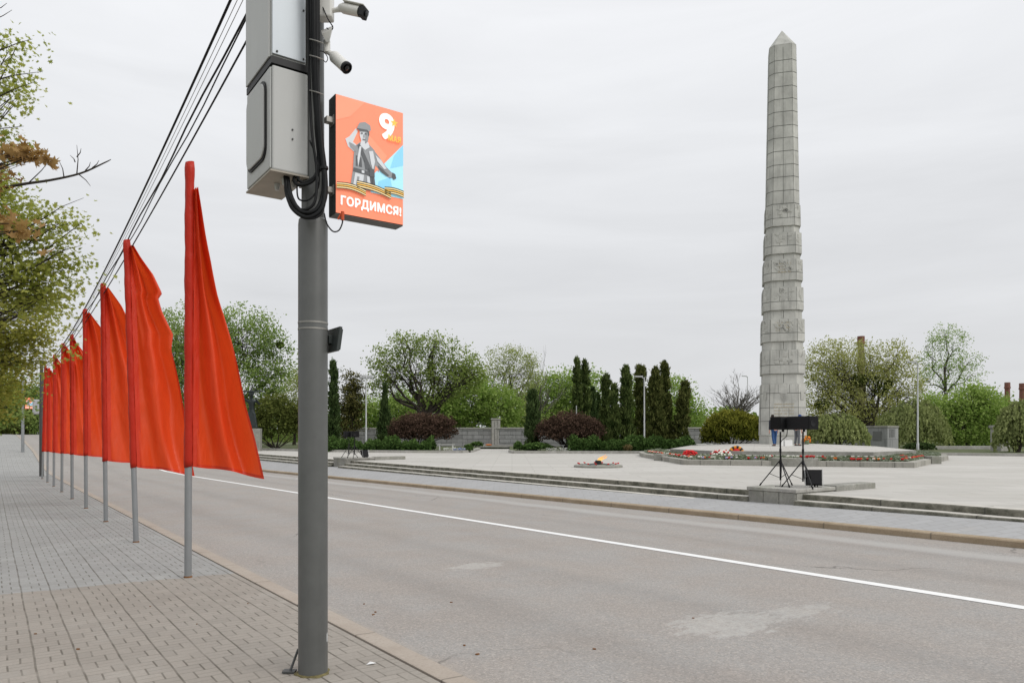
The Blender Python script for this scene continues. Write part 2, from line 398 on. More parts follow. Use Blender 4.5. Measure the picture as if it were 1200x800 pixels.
MT['orange_petal'] = mat('orange_petals', (.62, .16, .012), .6, var=.25, scale=40)
MT['white_petal'] = mat('white_petals', (.68, .67, .60), .6, var=.1, scale=40)
MT['lilac_petal'] = mat('lilac_petals', (.36, .33, .56), .6, var=.2, scale=40)
MT['green_stem'] = mat('flower_stems', (.16, .21, .12), .8, var=.3, scale=30)
MT['yew_bed'] = leafmat('bed_foliage', (.14, .17, .11), (.30, .33, .26), .2)
MT['rib_black'] = mat('black_ribbon', (.015, .013, .012), .6)
MT['rib_orange'] = mat('orange_ribbon', (.62, .24, .02), .6)

MT['hem'] = m_cloth('red_flag_hem', (.60, .040, .012), .15)
def m_flame():
    k = N('burning_flame'); tc = k.n('TexCoord').outputs['Generated']; x = k.n('SeparateXYZ'); k.l(tc, x.inputs[0])
    c = k.mix(k.ramp(x.outputs[2], .1, 1), (1.0, .62, .22), (1.0, .36, .07))
    e = k.n('Emission', i_Strength=1.25); k.l(c, e.inputs[0]); k.l(e.outputs[0], k.out.inputs[0]); return k.m
MT['flame'] = m_flame()
def m_lit(name, col, e=.45):
    return mat(name, col, .35, var=.03, scale=6, emit=e)
MT['s_orange'] = m_lit('backlit_orange', (.80, .225, .125), .45)
MT['s_orange2'] = m_lit('backlit_pale_orange', (.82, .265, .155), .45)
MT['s_cyan'] = m_lit('backlit_cyan', (.34, .66, .80), .42)
MT['s_cyan2'] = m_lit('backlit_blue', (.22, .53, .74), .42)
MT['s_white'] = m_lit('backlit_white', (.82, .82, .80), .42)
MT['s_gold'] = m_lit('backlit_gold', (.80, .45, .07), .42)
MT['s_black'] = m_lit('backlit_black', (.04, .033, .028), .3)
MT['s_cream'] = m_lit('backlit_cream', (.80, .62, .30), .42)
MT['s_g1'] = m_lit('backlit_dark_grey', (.075, .08, .085), .35)
MT['s_g2'] = m_lit('backlit_mid_grey', (.23, .24, .25), .35)
MT['s_g3'] = m_lit('backlit_pale_grey', (.50, .52, .54), .4)

# ------------------------------------------------------------------ world, sun, camera
w = bpy.data.worlds.new('World'); scn.world = w; w.use_nodes = True
nt = w.node_tree
for n in list(nt.nodes): nt.nodes.remove(n)
def wn(t, **k):
    x = nt.nodes.new('ShaderNode'+t)
    for a, b in k.items(): setattr(x, a, b)
    return x
SUN_EL, SUN_AZ = math.radians(42), math.radians(124)    # azimuth clockwise from +Y: behind the viewer, to the right
out = wn('OutputWorld'); sky = wn('TexSky', sky_type='NISHITA', sun_disc=False, sun_elevation=SUN_EL, sun_rotation=SUN_AZ)
sky.dust_density = 2.0
bg1 = wn('Background'); bg1.inputs[1].default_value = .09; nt.links.new(sky.outputs[0], bg1.inputs[0])
tc = wn('TexCoord'); sep = wn('SeparateXYZ'); nt.links.new(tc.outputs['Generated'], sep.inputs[0])
cr = wn('ValToRGB'); e = cr.color_ramp.elements
e[0].position = 0.0; e[0].color = (.71, .722, .738, 1)
e[1].position = 1.0; e[1].color = (1.36, 1.375, 1.40, 1)
for pos, c in ((.10, (.735, .742, .758, 1)), (.25, (.80, .81, .83, 1)), (.40, (.865, .877, .90, 1)), (.52, (.92, .93, .955, 1)), (.7, (1.12, 1.13, 1.155, 1))):
    q = e.new(pos); q.color = c
nt.links.new(sep.outputs[2], cr.inputs[0])
mp = wn('Mapping'); mp.inputs['Scale'].default_value = (1.0, 1.0, 6.5); nt.links.new(tc.outputs['Generated'], mp.inputs[0])
n1 = wn('TexNoise'); n1.inputs['Scale'].default_value = 1.7; n1.inputs['Detail'].default_value = 7; n1.inputs['Roughness'].default_value = .55; n1.inputs['Distortion'].default_value = .5
nt.links.new(mp.outputs[0], n1.inputs['Vector'])
mr = wn('MapRange'); mr.inputs['From Min'].default_value = .3; mr.inputs['From Max'].default_value = .7; mr.inputs['To Min'].default_value = .915; mr.inputs['To Max'].default_value = 1.05
nt.links.new(n1.outputs['Fac'], mr.inputs[0])
vm = wn('VectorMath', operation='SCALE'); nt.links.new(cr.outputs[0], vm.inputs[0]); nt.links.new(mr.outputs[0], vm.inputs['Scale'])
bg2 = wn('Background'); nt.links.new(vm.outputs[0], bg2.inputs[0]); bg2.inputs[1].default_value = 1.0
mx = wn('MixShader'); mx.inputs[0].default_value = .95
nt.links.new(bg1.outputs[0], mx.inputs[1]); nt.links.new(bg2.outputs[0], mx.inputs[2]); nt.links.new(mx.outputs[0], out.inputs[0])
sl = bpy.data.lights.new('overcast_sun', 'SUN'); sl.energy = 1.7; sl.angle = math.radians(40); sl.color = (1, .97, .93)
so = bpy.data.objects.new('overcast_sun', sl); COL.objects.link(so)
d = Vector((math.sin(SUN_AZ)*math.cos(SUN_EL), math.cos(SUN_AZ)*math.cos(SUN_EL), math.sin(SUN_EL)))
so.rotation_euler = (-d).to_track_quat('-Z', 'Y').to_euler(); so.location = (0, 0, 30)

cam = bpy.data.cameras.new('camera'); co = bpy.data.objects.new('camera', cam); COL.objects.link(co)
cam.sensor_width = 36; cam.sensor_fit = 'HORIZONTAL'; cam.lens = F/1200*36
cam.shift_y = (H0-400)/1200; cam.clip_start = .05; cam.clip_end = 3000
co.location = (0, 0, HC); co.rotation_euler = (math.pi/2, 0, 0); scn.camera = co
scn.view_settings.view_transform = 'Standard'; scn.view_settings.look = 'None'
scn.view_settings.exposure = 0.0; scn.view_settings.gamma = 1.0; scn.view_settings.use_curve_mapping = False

# ------------------------------------------------------------------ ground, street, plaza
SS = [-14, -8, -4, 0, 2, 4, 6, 8, 10, 13, 16, 20, 25, 30, 36, 42, 47, 51, 54, 58, 62, 66, 72, 78, 85, 95, 104, 112, 130, 150, 175, 200]
def band(name, tz, mt, lbl=None):
    """ruled surface: tz = list of (t, dz or function of s)"""
    b = MB(); rows = []; uvs = []
    for s in SS:
        rows.append([SP(s, t, zst(s)+(dz(s) if callable(dz) else dz)) for t, dz in tz]); uvs.append([(s, t+.0001) for t, _ in tz])
    b.strip(rows, 0, uvs)
    o = b.build(name, mt); return tag(o, kind='structure')
g = MB(); g.add([(-900, -300, -.78), (1100, -300, -.78), (1100, 1500, -.78), (-900, 1500, -.78)], [(0, 1, 2, 3)])
tag(g.build('ground', MT['grass']), kind='structure')
band('sidewalk', [(-7.5, 0), (2.500, 0), (2.504, -.05)], MT['paving'])
band('verge', [(-90, -.02), (-30, -.02), (-7.5, -.01)], MT['grass'])
def kerbjit(s): return .012
band('near_kerb', [(2.522, -.05), (2.522, .004), (2.535, .008), (2.70, .002), (2.735, -.03), (2.745, -.10)], MT['kerb_near'])
band('road', [(2.70, -.052), (8.0, -.055), (12.99, -.062)], MT['road'])
band('road_line', [(8.32, -.0505), (8.49, -.0505)], MT['white_paint'])
def zfoot(s): return float(np.interp(s, [-14, 0, 5, 10, 35, 60, 200], [.28, .20, .143, .077, -.03, -.02, 1.6]))
band('far_kerb', [(12.93, -.12), (12.93, .03), (12.95, .05), (13.14, .054), (13.14, -.05)], MT['kerb_far'])
b = MB(); rows = []; uvs = []
for s in SS[:22]:
    rows.append([SP(s, 13.14, zst(s)+.046), SP(s, 13.97, zfoot(s)), SP(s, 14.7, zfoot(s)+.004)]); uvs.append([(s, 13.14), (s, 13.97), (s, 14.7)])
b.strip(rows, 0, uvs); tag(b.build('far_sidewalk', MT['farwalk']), kind='structure')

# stone stairs up to the plaza: three treads running the length of the street front
stairs = thing('stone_stairs', 'long low flight of dark-faced granite steps between street pavement and plaza', 'steps', (0, 0, 0), STREET)
def step(t0, z1, z0, s0, s1, t1):
    m = MB(); n = max(2, int((s1-s0)/.95)); ss = np.linspace(s0, s1, n+1)
    rows = []; uvs = []
    for s in ss:
        j = .004*math.sin(s*3.1)
        rows.append([(t1, s, z1+j), (t0+.02, s, z1+j), (t0+.02, s, z1+j-.0005), (t0, s, z1-.02+j), (t0+.004, s, z0)])
        uvs.append([(s, 0.0001), (s, 0.0001), (s, 1), (s, 1), (s, 1)])
    m.strip(rows, 0, uvs)
    for r_ in (rows[0], rows[-1]):
        b0 = len(m.v); m.v += [tuple(q) for q in r_]+[(t1, r_[0][1], z0)]; m.uv += [(r_[0][1], 1)]*6; m.f.append(tuple(range(b0, b0+6))); m.mi.append(0)
    return m
for t0, z1, z0, t1 in ((14.66, PLZ+.003, PLZ-.13, 15.05), (14.32, PLZ-.125, PLZ-.26, 14.67), (13.98, PLZ-.25, PLZ-.55, 14.33)):
    for s0, s1 in ((-14, 9.338), (10.574, 34.326), (35.945, 62)):
        if t0 < 14 and s0 < 0: continue
        step(t0, z1, z0, s0, s1, t1).build('step', MT['step'], stairs)

b = MB()
front = [SP(s, 15.04) for s in (62, 36, 20, 8, -14)]
poly = [(p.x, p.y) for p in front]+[(90, 8), (90, 62), (-25, 66)]
b.prism(poly, -.7, PLZ); tag(b.build('plaza', MT['plaza'], rz=0), kind='structure')

# planted ground behind the plaza, with its kerbs and the paved path between the two beds
edgeL = [LV(150, 524.0, .32), LV(303, 527.2, .32), LV(384, 529.3, .32), LV(470, 530.2, .32), LV(540, 530.5, .32), LV(553, 529.4, .32), LV(561, 526.6, .32)]
pathY = 73.0
edgeL.append(Vector((( 562-600)/F*pathY, pathY, .32)))
edgeR = [Vector(((597-600)/F*pathY, pathY, .32)), LV(598, 529.9, .32), LV(602, 530.9, .32), LV(750, 531.2, .32), LV(900, 532.0, .32), LV(1110, 533.3, .32), LV(1200, 534.4, .32), LV(1420, 537, .32)]
bL = MB(); bL.prism([(p.x, p.y) for p in edgeL]+[(edgeL[-1].x, 160), (-75, 160), (-75, 80)], -.6, .40)
tag(bL.build('bed_ground', MT['soil']), kind='structure')
bR = MB(); bR.prism([(p.x, p.y) for p in edgeR]+[(150, 60), (150, 160), (edgeR[0].x, 160)], -.6, .405)
tag(bR.build('bed_ground', MT['soil']), kind='structure')
bk = MB(); bk.prism([((562-600)/F*73, 75), ((597-600)/F*73, 75), ((597-600)/F*73, 160), ((562-600)/F*73, 160)], -.6, .395)
tag(bk.build('bed_ground', MT['soil']), kind='structure')
def kerbrun(name, pts, wdt, z0, z1, m):
    mb = MB()
    for a, c in zip(pts[:-1], pts[1:]):
        dd = Vector((c.x-a.x, c.y-a.y, 0)); L = dd.length; dd.normalize(); nn = Vector((-dd.y, dd.x, 0))
        M = Matrix(((dd.x, nn.x, 0, a.x), (dd.y, nn.y, 0, a.y), (0, 0, 1, 0), (0, 0, 0, 1)))
        mb.box(0, L+.01, -wdt/2, wdt/2, z0, z1, M)
    return mb.build(name, m)
tag(kerbrun('bed_kerb', edgeL[:-1], .28, 0, .49, MT['granite_pale']), kind='structure')
tag(kerbrun('bed_kerb', edgeR[1:], .28, 0, .495, MT['granite_pale']), kind='structure')

# ------------------------------------------------------------------ street pole with its fittings
def street_pole(name, label, s, t, col, zscale=1.0):
    base = SP(s, t, zst(s))
    o = thing(name, label, 'utility pole', base, STREET, None)
    m = MB(); m.lathe([(.103, -.02), (.103, 3.20), (.099, 3.235), (.080, 3.25), (.080, 3.3), (.074, 5.75)], 32); m.build('shaft', col, o, smooth=True)
    m = MB(); m.lathe([(.082, 5.74), (.095, 5.76), (.095, 5.82), (.05, 5.88), (.01, 5.90)], 24); m.build('cap', MT['darkpole'], o, smooth=True)
    return o
pole1 = street_pole('utility_pole', 'thick grey steel pole in the foreground carrying cabinets and cables', 5.05, 1.87, MT['pole'])
zb = zst(5.05)
m = MB(); m.rings([[Vector((r_*(1+.06*math.sin(3*a)+.05*math.sin(7*a+1))*math.cos(a), r_*(1+.06*math.sin(3*a)+.05*math.sin(7*a+1))*math.sin(a), z_)) for a in [2*math.pi*j/40 for j in range(40)]] for r_, z_ in ((.125, -.01), (.119, .006), (.107, .013), (.1035, .014))])
m.build('base_collar', MT['moss'], pole1, smooth=True)
for z in (2.455, 2.50):
    m = MB(); m.lathe([(.1035, z-.006), (.1055, z-.006), (.1055, z+.006), (.1035, z+.006)], 32); m.build('clamp_band', MT['grey_metal'], pole1, smooth=True)
m = MB(); m.add([(.0645+.018*math.cos(a)*0, 0, 0) for a in ()], []);
st = MB(); a0 = math.radians(-40)
st.add([Vector((.1035*math.cos(a0+x), .1035*math.sin(a0+x), .25+z)) for x, z in ((-.1, -.02), (.1, -.025), (.14, .02), (.06, .045), (-.1, .035))], [(0, 1, 2, 3, 4)])
st.build('sticker', MT['lamp_white'], pole1)
# small rod lying against the pole foot
m = MB(); pb = SP(5.05, 1.87, zb)
pA = LV(340, 786, zb+.01); pB = LV(349, 760, zb+.01); 
m.tube([pA+Vector((0, 0, .0)), AT(345.5, 771, pA.y+.03), AT(349.5, 760, pA.y+.06)], .009, 8)
m.box(-.05, .04, -.03, .03, -.006, .008, Matrix.Translation(pA))
tag(m.build('steel_rod', MT['darkpole'], smooth=True), 'thin dark metal rod leaning against the foot of the foreground pole', 'rod')
# flat box clamped on the pole side
m = MB(); M = Matrix.Translation(Vector((.112, -.06, 2.30))) @ Matrix.Rotation(math.radians(8), 4, 'Y')
m.box(0, .022, -.10, .14, 0, .175, M); m.box(.022, .035, -.085, .125, .012, .163, M)
M2 = Matrix.Translation(Vector((.10, -.02, 2.36))); m.box(0, .03, -.03, .05, 0, .06, M2)
ob = m.build('junction_box', MT['signbox'], None, bevel=.004, loc=pb, rz=STREET)
tag(ob, 'small flat dark plate box strapped to the side of the foreground pole', 'box')

def frame_at(s, t, z): return SP(s, t, z)
# lower cabinet: local x across (p), y along (u)
cab = thing('control_cabinet', 'pale grey metal cabinet with rounded inset door, on the foreground pole above the cable loop', 'cabinet', frame_at(4.98, 1.547, 3.46), STREET)
m = MB(); m.box(.012, .262, 0, .58, 0, .716); m.build('body', MT['cab'], cab, bevel=.012)
m = MB(); m.box(0, .011, .015, .565, .012, .704); m.build('side_panel', MT['cab'], cab, bevel=.006)
def rrect(y0, y1, z0, z1, r, n=6):
    P = []
    for cy, cz, a in ((y1-r, z1-r, 0), (y0+r, z1-r, 90), (y0+r, z0+r, 180), (y1-r, z0+r, 270)):
        for i in range(n+1):
            th = math.radians(a+90*i/n); P.append((cy+r*math.cos(th), cz+r*math.sin(th)))
    return P
def plate(m, P, x0, x1, mi=0):
    n = len(P); m.add([(x0, y, z) for y, z in P]+[(x1, y, z) for y, z in P], [tuple(range(n)), tuple(range(n, 2*n))[::-1]]+[(i, n+i, n+(i+1) % n, (i+1) % n) for i in range(n)], mi)
m = MB(); plate(m, rrect(.085, .525, .10, .655, .09), -.010, -.001); m.build('door_gasket', MT['gasket'], cab)
dr = MB(); plate(dr, rrect(.102, .508, .117, .638, .078), -.022, -.0105); dr.build('door', MT['cab'], cab, bevel=.004)
m = MB(); m.box(-.002, .266, -.004, .584, -.012, -.001); m.build('base_plate', MT['cab_side'], cab)
for z in (.30, .235):
    m = MB(); m.lathe([(.006, 0), (.006, .006), (.002, .008)], 10, Matrix.Translation((.15, -.001, z)) @ Matrix.Rotation(math.pi/2, 4, 'X')); m.build('bolt', MT['darkpole'], cab)
for i, (x, y, r) in enumerate(((.13, .10, .022), (.20, .12, .018), (.24, .09, .016), (.12, .24, .02))):
    m = MB(); m.lathe([(r, -.013), (r, -.03), (r*.8, -.045), (r*.75, -.06)], 12, Matrix.Translation((x, y, 0))); m.build('cable_gland', MT['cab'], cab, smooth=True)
# upper cabinet
cab2 = thing('control_cabinet', 'tall bluish grey cabinet high on the foreground pole, cut off by the top edge', 'cabinet', frame_at(4.99, 1.542, 4.235), STREET)
m = MB(); m.box(.012, .258, .01, .58, .0, 1.02); m.build('body', MT['cab'], cab2, bevel=.008)
m = MB(); m.box(.018, .252, -.004, .009, .02, 1.0); m.build('front_panel', MT['cab_blue'], cab2, bevel=.003)
m = MB(); m.box(.0, .011, .02, .57, .0, 1.01); m.build('side_panel', MT['cab'], cab2, bevel=.004)
m = MB(); m.box(.01, .266, -.012, .585, -.05, -.001); m.build('gap_shade', MT['gasket'], cab2)  # solid black slab standing in for the shaded gap below the cabinet
for x, z in ((.235, .04), (.235, .38), (.05, .04)):
    m = MB(); m.lathe([(.007, 0), (.007, .006), (.002, .008)], 10, Matrix.Translation((x, -.005, z)) @ Matrix.Rotation(math.pi/2, 4, 'X')); m.build('bolt', MT['darkpole'], cab2)

# cable bundle running down the pole and looping under the cabinet
cb = thing('cable_bundle', 'thick bundle of black cables running down the pole and looping beneath the cabinet', 'cables', pb, STREET)
def LP(px, py, Y):      # pole-local point
    q = AT(px, py, Y)-pb; return Vector((q.x*PX_+q.y*PY_, q.x*UX+q.y*UY, q.z))
def spline(pts, n=7):
    P = [Vector(p) for p in pts]; P = [P[0]*2-P[1]]+P+[P[-1]*2-P[-2]]; o = []
    for i in range(1, len(P)-2):
        for k in range(n):
            t = k/n; a, b_, c, d_ = P[i-1:i+3]
            o.append(.5*((2*b_)+(c-a)*t+(2*a-5*b_+4*c-d_)*t*t+(3*b_-a-3*c+d_)*t**3))
    o.append(P[-2]); return o
loops = [
 ([(364, -90, 5.00), (365, 0, 5.00), (366, 60, 5.02), (369, 120, 5.02), (374, 170, 5.02), (379, 205, 5.01), (376, 238, 4.99), (362, 251, 4.97), (347, 241, 4.98), (337, 222, 5.03), (334, 207, 5.06)], .013),
 ([(367, -90, 4.99), (368, 0, 4.99), (369, 70, 5.0), (372, 130, 5.0), (377, 180, 5.0), (381, 212, 5.0), (377, 244, 4.97), (360, 255, 4.95), (344, 245, 4.97), (336, 226, 5.03), (335.5, 207, 5.07)], .0145),
 ([(370, -90, 4.99), (371, 20, 5.0), (372, 90, 5.0), (375, 150, 5.0), (379, 195, 5.0), (379, 225, 5.0), (370, 246, 4.97), (353, 248, 4.96), (342, 232, 4.98), (338, 215, 5.05), (337, 207, 5.08)], .0145),
 ([(366, -90, 5.04), (367, 10, 5.04), (368, 100, 5.04), (372, 160, 5.03), (375, 195, 5.02), (366, 212, 5.0), (352, 217, 5.0), (345, 213, 5.04), (345, 207, 5.08)], .012),
 ([(372, -90, 5.0), (372, 60, 5.0), (370, 140, 5.02), (373, 185, 5.02), (370, 205, 5.0), (358, 214, 5.0), (350, 211, 5.05), (349, 206, 5.08)], .011),
 ([(368.5, -90, 5.02), (369, 60, 5.02), (376, 150, 5.02), (382, 200, 5.03), (382, 232, 5.02), (371, 252, 4.96), (353, 253, 4.95), (340, 237, 4.98), (337, 216, 5.05)], .009),
 ([(363, 165, 5.02), (369, 180, 5.0), (374, 205, 5.0), (372, 222, 5.0), (362, 234, 4.97), (350, 233, 4.98), (348, 216, 5.04), (349, 207, 5.08)], .006),
 ([(361.5, -90, 5.02), (362, 40, 5.02), (363, 110, 5.02), (366, 160, 5.0), (371, 200, 5.0), (369, 236, 4.97), (355, 246, 4.96), (343, 236, 4.98), (336, 214, 5.05), (335, 207, 5.07)], .010),
 ([(374, -90, 5.01), (374, 40, 5.01), (374, 110, 5.01), (379, 170, 5.01), (383, 215, 5.01), (377, 250, 4.96), (358, 256, 4.95), (341, 244, 4.97), (335, 222, 5.04), (334.5, 207, 5.07)], .006),
 ([(380, 250, 4.97), (383, 262, 4.97), (390, 271, 4.98), (397, 270, 5.0), (401, 262, 5.02), (401.5, 255, 5.03)], .005),
]
for pts, r in loops:
    m = MB(); m.tube(spline([LP(*p) for p in pts], 6), r, 8); m.build('cable', MT['cable'], cb, smooth='full')
m = MB(); m.tube([LP(379, 196, 5.01), LP(379.5, 199, 5.01)], .032, 10); m.build('cable_tie', MT['cable'], cb)
m = MB(); m.tube([LP(401.5, 248, 5.03), LP(401.3, 258, 5.03)], .012, 10); m.tube([LP(399.5, 251, 5.03), LP(396, 257, 5.03)], .007, 8); m.build('orange_plug', MT['orange_plug'], cb)
for px, py, Y in ((371, 48, 4.985), (371, 67, 4.985), (371, 108, 4.99)):
    m = MB(); c0 = LP(px-8, py-2, Y+.02); c1 = LP(px+8, py+3, Y+.02); m.tube([c0, LP(px, py, Y-.025), c1], .004, 6); m.build('steel_strap', MT['grey_metal'], cb)

# security cameras
def bullet(name, label, mount, tip_from, tip_to, rad, dome=True):
    o = thing(name, label, 'security camera', mount)
    L = lambda p: Vector(p)-mount
    a, b2 = L(tip_from), L(tip_to); d_ = (b2-a).normalized()
    q = d_.to_track_quat('Z', 'Y').to_matrix().to_4x4(); M = Matrix.Translation(a) @ q; ln = (b2-a).length
    m = MB(); m.lathe([(rad*.62, -.02), (rad*.85, 0), (rad, .015), (rad, ln*.86), (rad*.98, ln*.9)], 20, M); m.build('housing', MT['white_plastic'], o, smooth=True)
    m = MB(); m.lathe([(rad*.99, ln*.9+.001), (rad*1.02, ln), (rad*.82, ln+.006), (rad*.8, ln-.008), (rad*.5, ln-.01)], 20, M); m.build('front_rim', MT['gasket'], o, smooth=True)
    m = MB(); m.lathe([(rad*.5, ln-.008), (rad*.42, ln+.004), (rad*.1, ln+.010)], 16, M); m.build('lens', MT['glass_black'], o, smooth=True)
    return o, L, a, d_
mb0 = AT(380, 20, 5.10)
c1, L, a, dd = bullet('security_camera', 'white bullet camera with dark square face pointing right, near the top edge', mb0, AT(401, 9.5, 5.08), AT(424, 14.5, 5.04), .036)
m = MB(); m.box(-.055, .05, -.045, .045, -.07, .10, Matrix.Translation(L(AT(382, 12, 5.10)))); m.build('junction_box', MT['white_plastic'], c1, bevel=.012)
m = MB(); m.tube([L(AT(386, 13, 5.1)), L(AT(394, 12, 5.09)), L(AT(402, 10, 5.08))], [.018, .016, .026], 12); m.build('arm', MT['white_plastic'], c1, smooth=True)
m = MB(); qd = (AT(425, 15, 5.04)-AT(401, 9.5, 5.08)).to_track_quat('X', 'Z').to_matrix().to_4x4()
m.box(.01, .180, -.042, .042, .034, .042, Matrix.Translation(L(AT(401, 9.5, 5.08))) @ qd)
m.build('sun_hood', MT['white_plastic'], c1, bevel=.003)
m = MB(); m.box(-.018, .018, -.036, .038, -.036, .033, Matrix.Translation(L(AT(426, 15.2, 5.035))) @ qd); m.build('face_plate', MT['gasket'], c1, bevel=.006)
m = MB(); m.lathe([(.018, 0), (.022, .01), (.008, .012)], 14, Matrix.Translation(L(AT(426, 15.5, 5.035))) @ qd @ Matrix.Translation((.018, 0, 0)) @ Matrix.Rotation(math.pi/2, 4, 'Y')); m.build('lens_ring', MT['glass_black'], c1)
m = MB(); m.tube(spline([L(AT(378, 8, 5.06)), L(AT(384, 22, 5.03)), L(AT(390, 32, 5.03)), L(AT(387, 36, 5.04)), L(AT(383, 33, 5.05))], 5), .004, 6); m.build('cable', MT['cable'], c1, smooth='full')
mb1 = AT(380, 40, 5.10)
c2, L, a, dd = bullet('security_camera', 'white round bullet camera pointing down to the right, above the lit sign', mb1, AT(391, 66, 5.09), AT(406.5, 80, 5.02), .041)
m = MB()
A = [L(AT(376, 36, 5.12)), L(AT(391, 30, 5.12)), L(AT(389, 33, 5.02)), L(AT(377, 40, 5.04))]
Bq = [L(AT(382, 49, 5.12)), L(AT(386, 49, 5.12)), L(AT(386, 50, 5.04)), L(AT(382, 50, 5.05))]
m.rings([A, Bq]); m.build('wedge_bracket', MT['white_plastic'], c2, bevel=.003)
m = MB(); m.tube([L(AT(383, 48, 5.09)), L(AT(383, 62, 5.09))], .024, 12); m.build('base_tube', MT['white_plastic'], c2, smooth=True)
m = MB(); m.tube([L(AT(383.5, 60, 5.09)), L(AT(388, 63.5, 5.09)), L(AT(393, 67, 5.085))], [.02, .018, .028], 12); m.build('arm', MT['white_plastic'], c2, smooth=True)
m = MB(); m.tube(spline([L(AT(371, 60, 5.04)), L(AT(379, 61, 5.02)), L(AT(384, 68, 5.02)), L(AT(382, 73, 5.03)), L(AT(379, 71, 5.05))], 5), .003, 6); m.build('cable', MT['cable'], c2, smooth='full')
# ------------------------------------------------------------------ lit sign box
W, H, D = .532, .84, .125
def make_sign(label, loc):
    o = thing('lit_sign', label, 'sign', loc, STREET)
    m = MB(); m.box(0, W, .004, D, 0, H); m.build('housing', MT['signbox'], o, bevel=.004)
    m = MB(); m.box(.002, W-.002, .006, D-.002, -.004, -.0005); m.build('bottom_edge', MT['sign_under'], o)
    face = MB(); face.add([(.004, 0, .004), (W-.004, 0, .004), (W-.004, 0, H-.004), (.004, 0, H-.004)], [(0, 1, 2, 3)])
    fo = face.build('picture_panel', MT['s_orange'], o)
    def P(fx, fy, k=1): return (.004+fx*(W-.008), -.0022*k, .004+(1-fy)*(H-.008))
    def poly(name, pts, mt_, k=1):
        mm = MB(); mm.add([P(x, y, k) for x, y in pts], [tuple(range(len(pts)))[::-1]]); ob = mm.build(name, mt_, fo); return ob
    # faint paler flag folds on the ground, and the blue corner
    poly('pale_fold', [(.0, .0), (.42, .0), (.20, .16), (.0, .22)], MT['s_orange2'])
    poly('pale_fold', [(.45, .26), (.75, .42), (.62, .58), (.42, .48)], MT['s_orange2'])
    poly('blue_corner', [(1, .285), (1, .77), (.50, .77), (.555, .60)], MT['s_cyan'])
    poly('blue_fold', [(1, .285), (1, .47), (.80, .52), (.86, .40)], MT['s_cyan2'], 2)
    poly('blue_fold', [(.62, .66), (.8, .60), (.84, .75), (.60, .74)], MT['s_cyan2'], 2)
    # a plain grey standing soldier: cap, tunic, one hand at the cap, the other arm at the side
    poly('soldier_arm', [(.13, .36), (.19, .33), (.285, .245), (.31, .27), (.24, .37), (.32, .40), (.30, .47), (.17, .42)], MT['s_g3'], 2)
    poly('soldier_arm', [(.52, .38), (.62, .44), (.74, .52), (.83, .56), (.84, .60), (.79, .615), (.66, .575), (.54, .51)], MT['s_g2'], 2)
    poly('soldier_hand', [(.83, .555), (.875, .565), (.89, .60), (.85, .62), (.82, .60)], MT['s_g1'], 3)
    poly('soldier_tunic', [(.27, .40), (.34, .36), (.40, .375), (.48, .36), (.56, .40), (.58, .50), (.55, .60), (.58, .76), (.20, .76), (.24, .60), (.25, .48)], MT['s_g2'], 3)
    poly('soldier_strap', [(.30, .39), (.34, .37), (.54, .60), (.57, .72), (.51, .72), (.46, .60)], MT['s_g1'], 4)
    poly('soldier_pocket', [(.28, .48), (.36, .49), (.37, .57), (.28, .57)], MT['s_g1'], 4)
    poly('soldier_belt', [(.245, .59), (.555, .60), (.555, .63), (.24, .62)], MT['s_g1'], 5)
    poly('soldier_skirt', [(.27, .63), (.40, .635), (.37, .75), (.24, .74)], MT['s_g3'], 4)
    poly('soldier_collar', [(.35, .35), (.46, .345), (.48, .385), (.41, .42), (.34, .385)], MT['s_g3'], 5)
    poly('soldier_face', [(.335, .245), (.455, .235), (.47, .29), (.455, .34), (.41, .365), (.36, .35), (.335, .30)], MT['s_g3'], 4)
    poly('soldier_shade', [(.42, .26), (.46, .25), (.47, .29), (.455, .34), (.41, .365)], MT['s_g2'], 5)
    poly('soldier_cap', [(.30, .235), (.33, .195), (.41, .175), (.49, .195), (.50, .235), (.46, .25), (.33, .26), (.29, .255)], MT['s_g2'], 5)
    poly('soldier_peak', [(.285, .25), (.33, .245), (.45, .24), (.455, .255), (.33, .268)], MT['s_g1'], 6)
    poly('tunic_fold', [(.33, .40), (.36, .39), (.335, .50), (.31, .58), (.30, .50)], MT['s_g3'], 5)
    poly('tunic_fold', [(.47, .42), (.53, .41), (.56, .50), (.53, .58), (.50, .52)], MT['s_g3'], 5)
    poly('tunic_fold', [(.40, .50), (.43, .50), (.45, .58), (.42, .585)], MT['s_g1'], 5)
    poly('tunic_fold', [(.44, .64), (.48, .64), (.50, .75), (.45, .75)], MT['s_g3'], 5)
    poly('tunic_fold', [(.52, .65), (.55, .64), (.57, .74), (.54, .75)], MT['s_g1'], 5)
    poly('tunic_fold', [(.30, .66), (.33, .66), (.31, .74), (.28, .74)], MT['s_g2'], 5)
    poly('sleeve_fold', [(.18, .38), (.26, .395), (.30, .43), (.28, .455), (.20, .42)], MT['s_g2'], 4)
    poly('sleeve_fold', [(.57, .44), (.66, .475), (.74, .535), (.70, .545), (.60, .49)], MT['s_g3'], 4)
    poly('sleeve_fold', [(.60, .52), (.68, .55), (.78, .59), (.74, .60), (.64, .57)], MT['s_g1'], 4)
    poly('eye_shade', [(.345, .278), (.375, .274), (.38, .284), (.35, .288)], MT['s_g1'], 6)
    poly('eye_shade', [(.405, .272), (.435, .272), (.432, .284), (.405, .284)], MT['s_g1'], 6)
    poly('nose_shade', [(.388, .285), (.40, .285), (.408, .312), (.385, .314)], MT['s_g2'], 6)
    poly('mouth_shade', [(.37, .328), (.42, .326), (.415, .334), (.375, .336)], MT['s_g1'], 6)
    poly('hair', [(.445, .25), (.47, .25), (.475, .285), (.462, .29)], MT['s_g1'], 6)
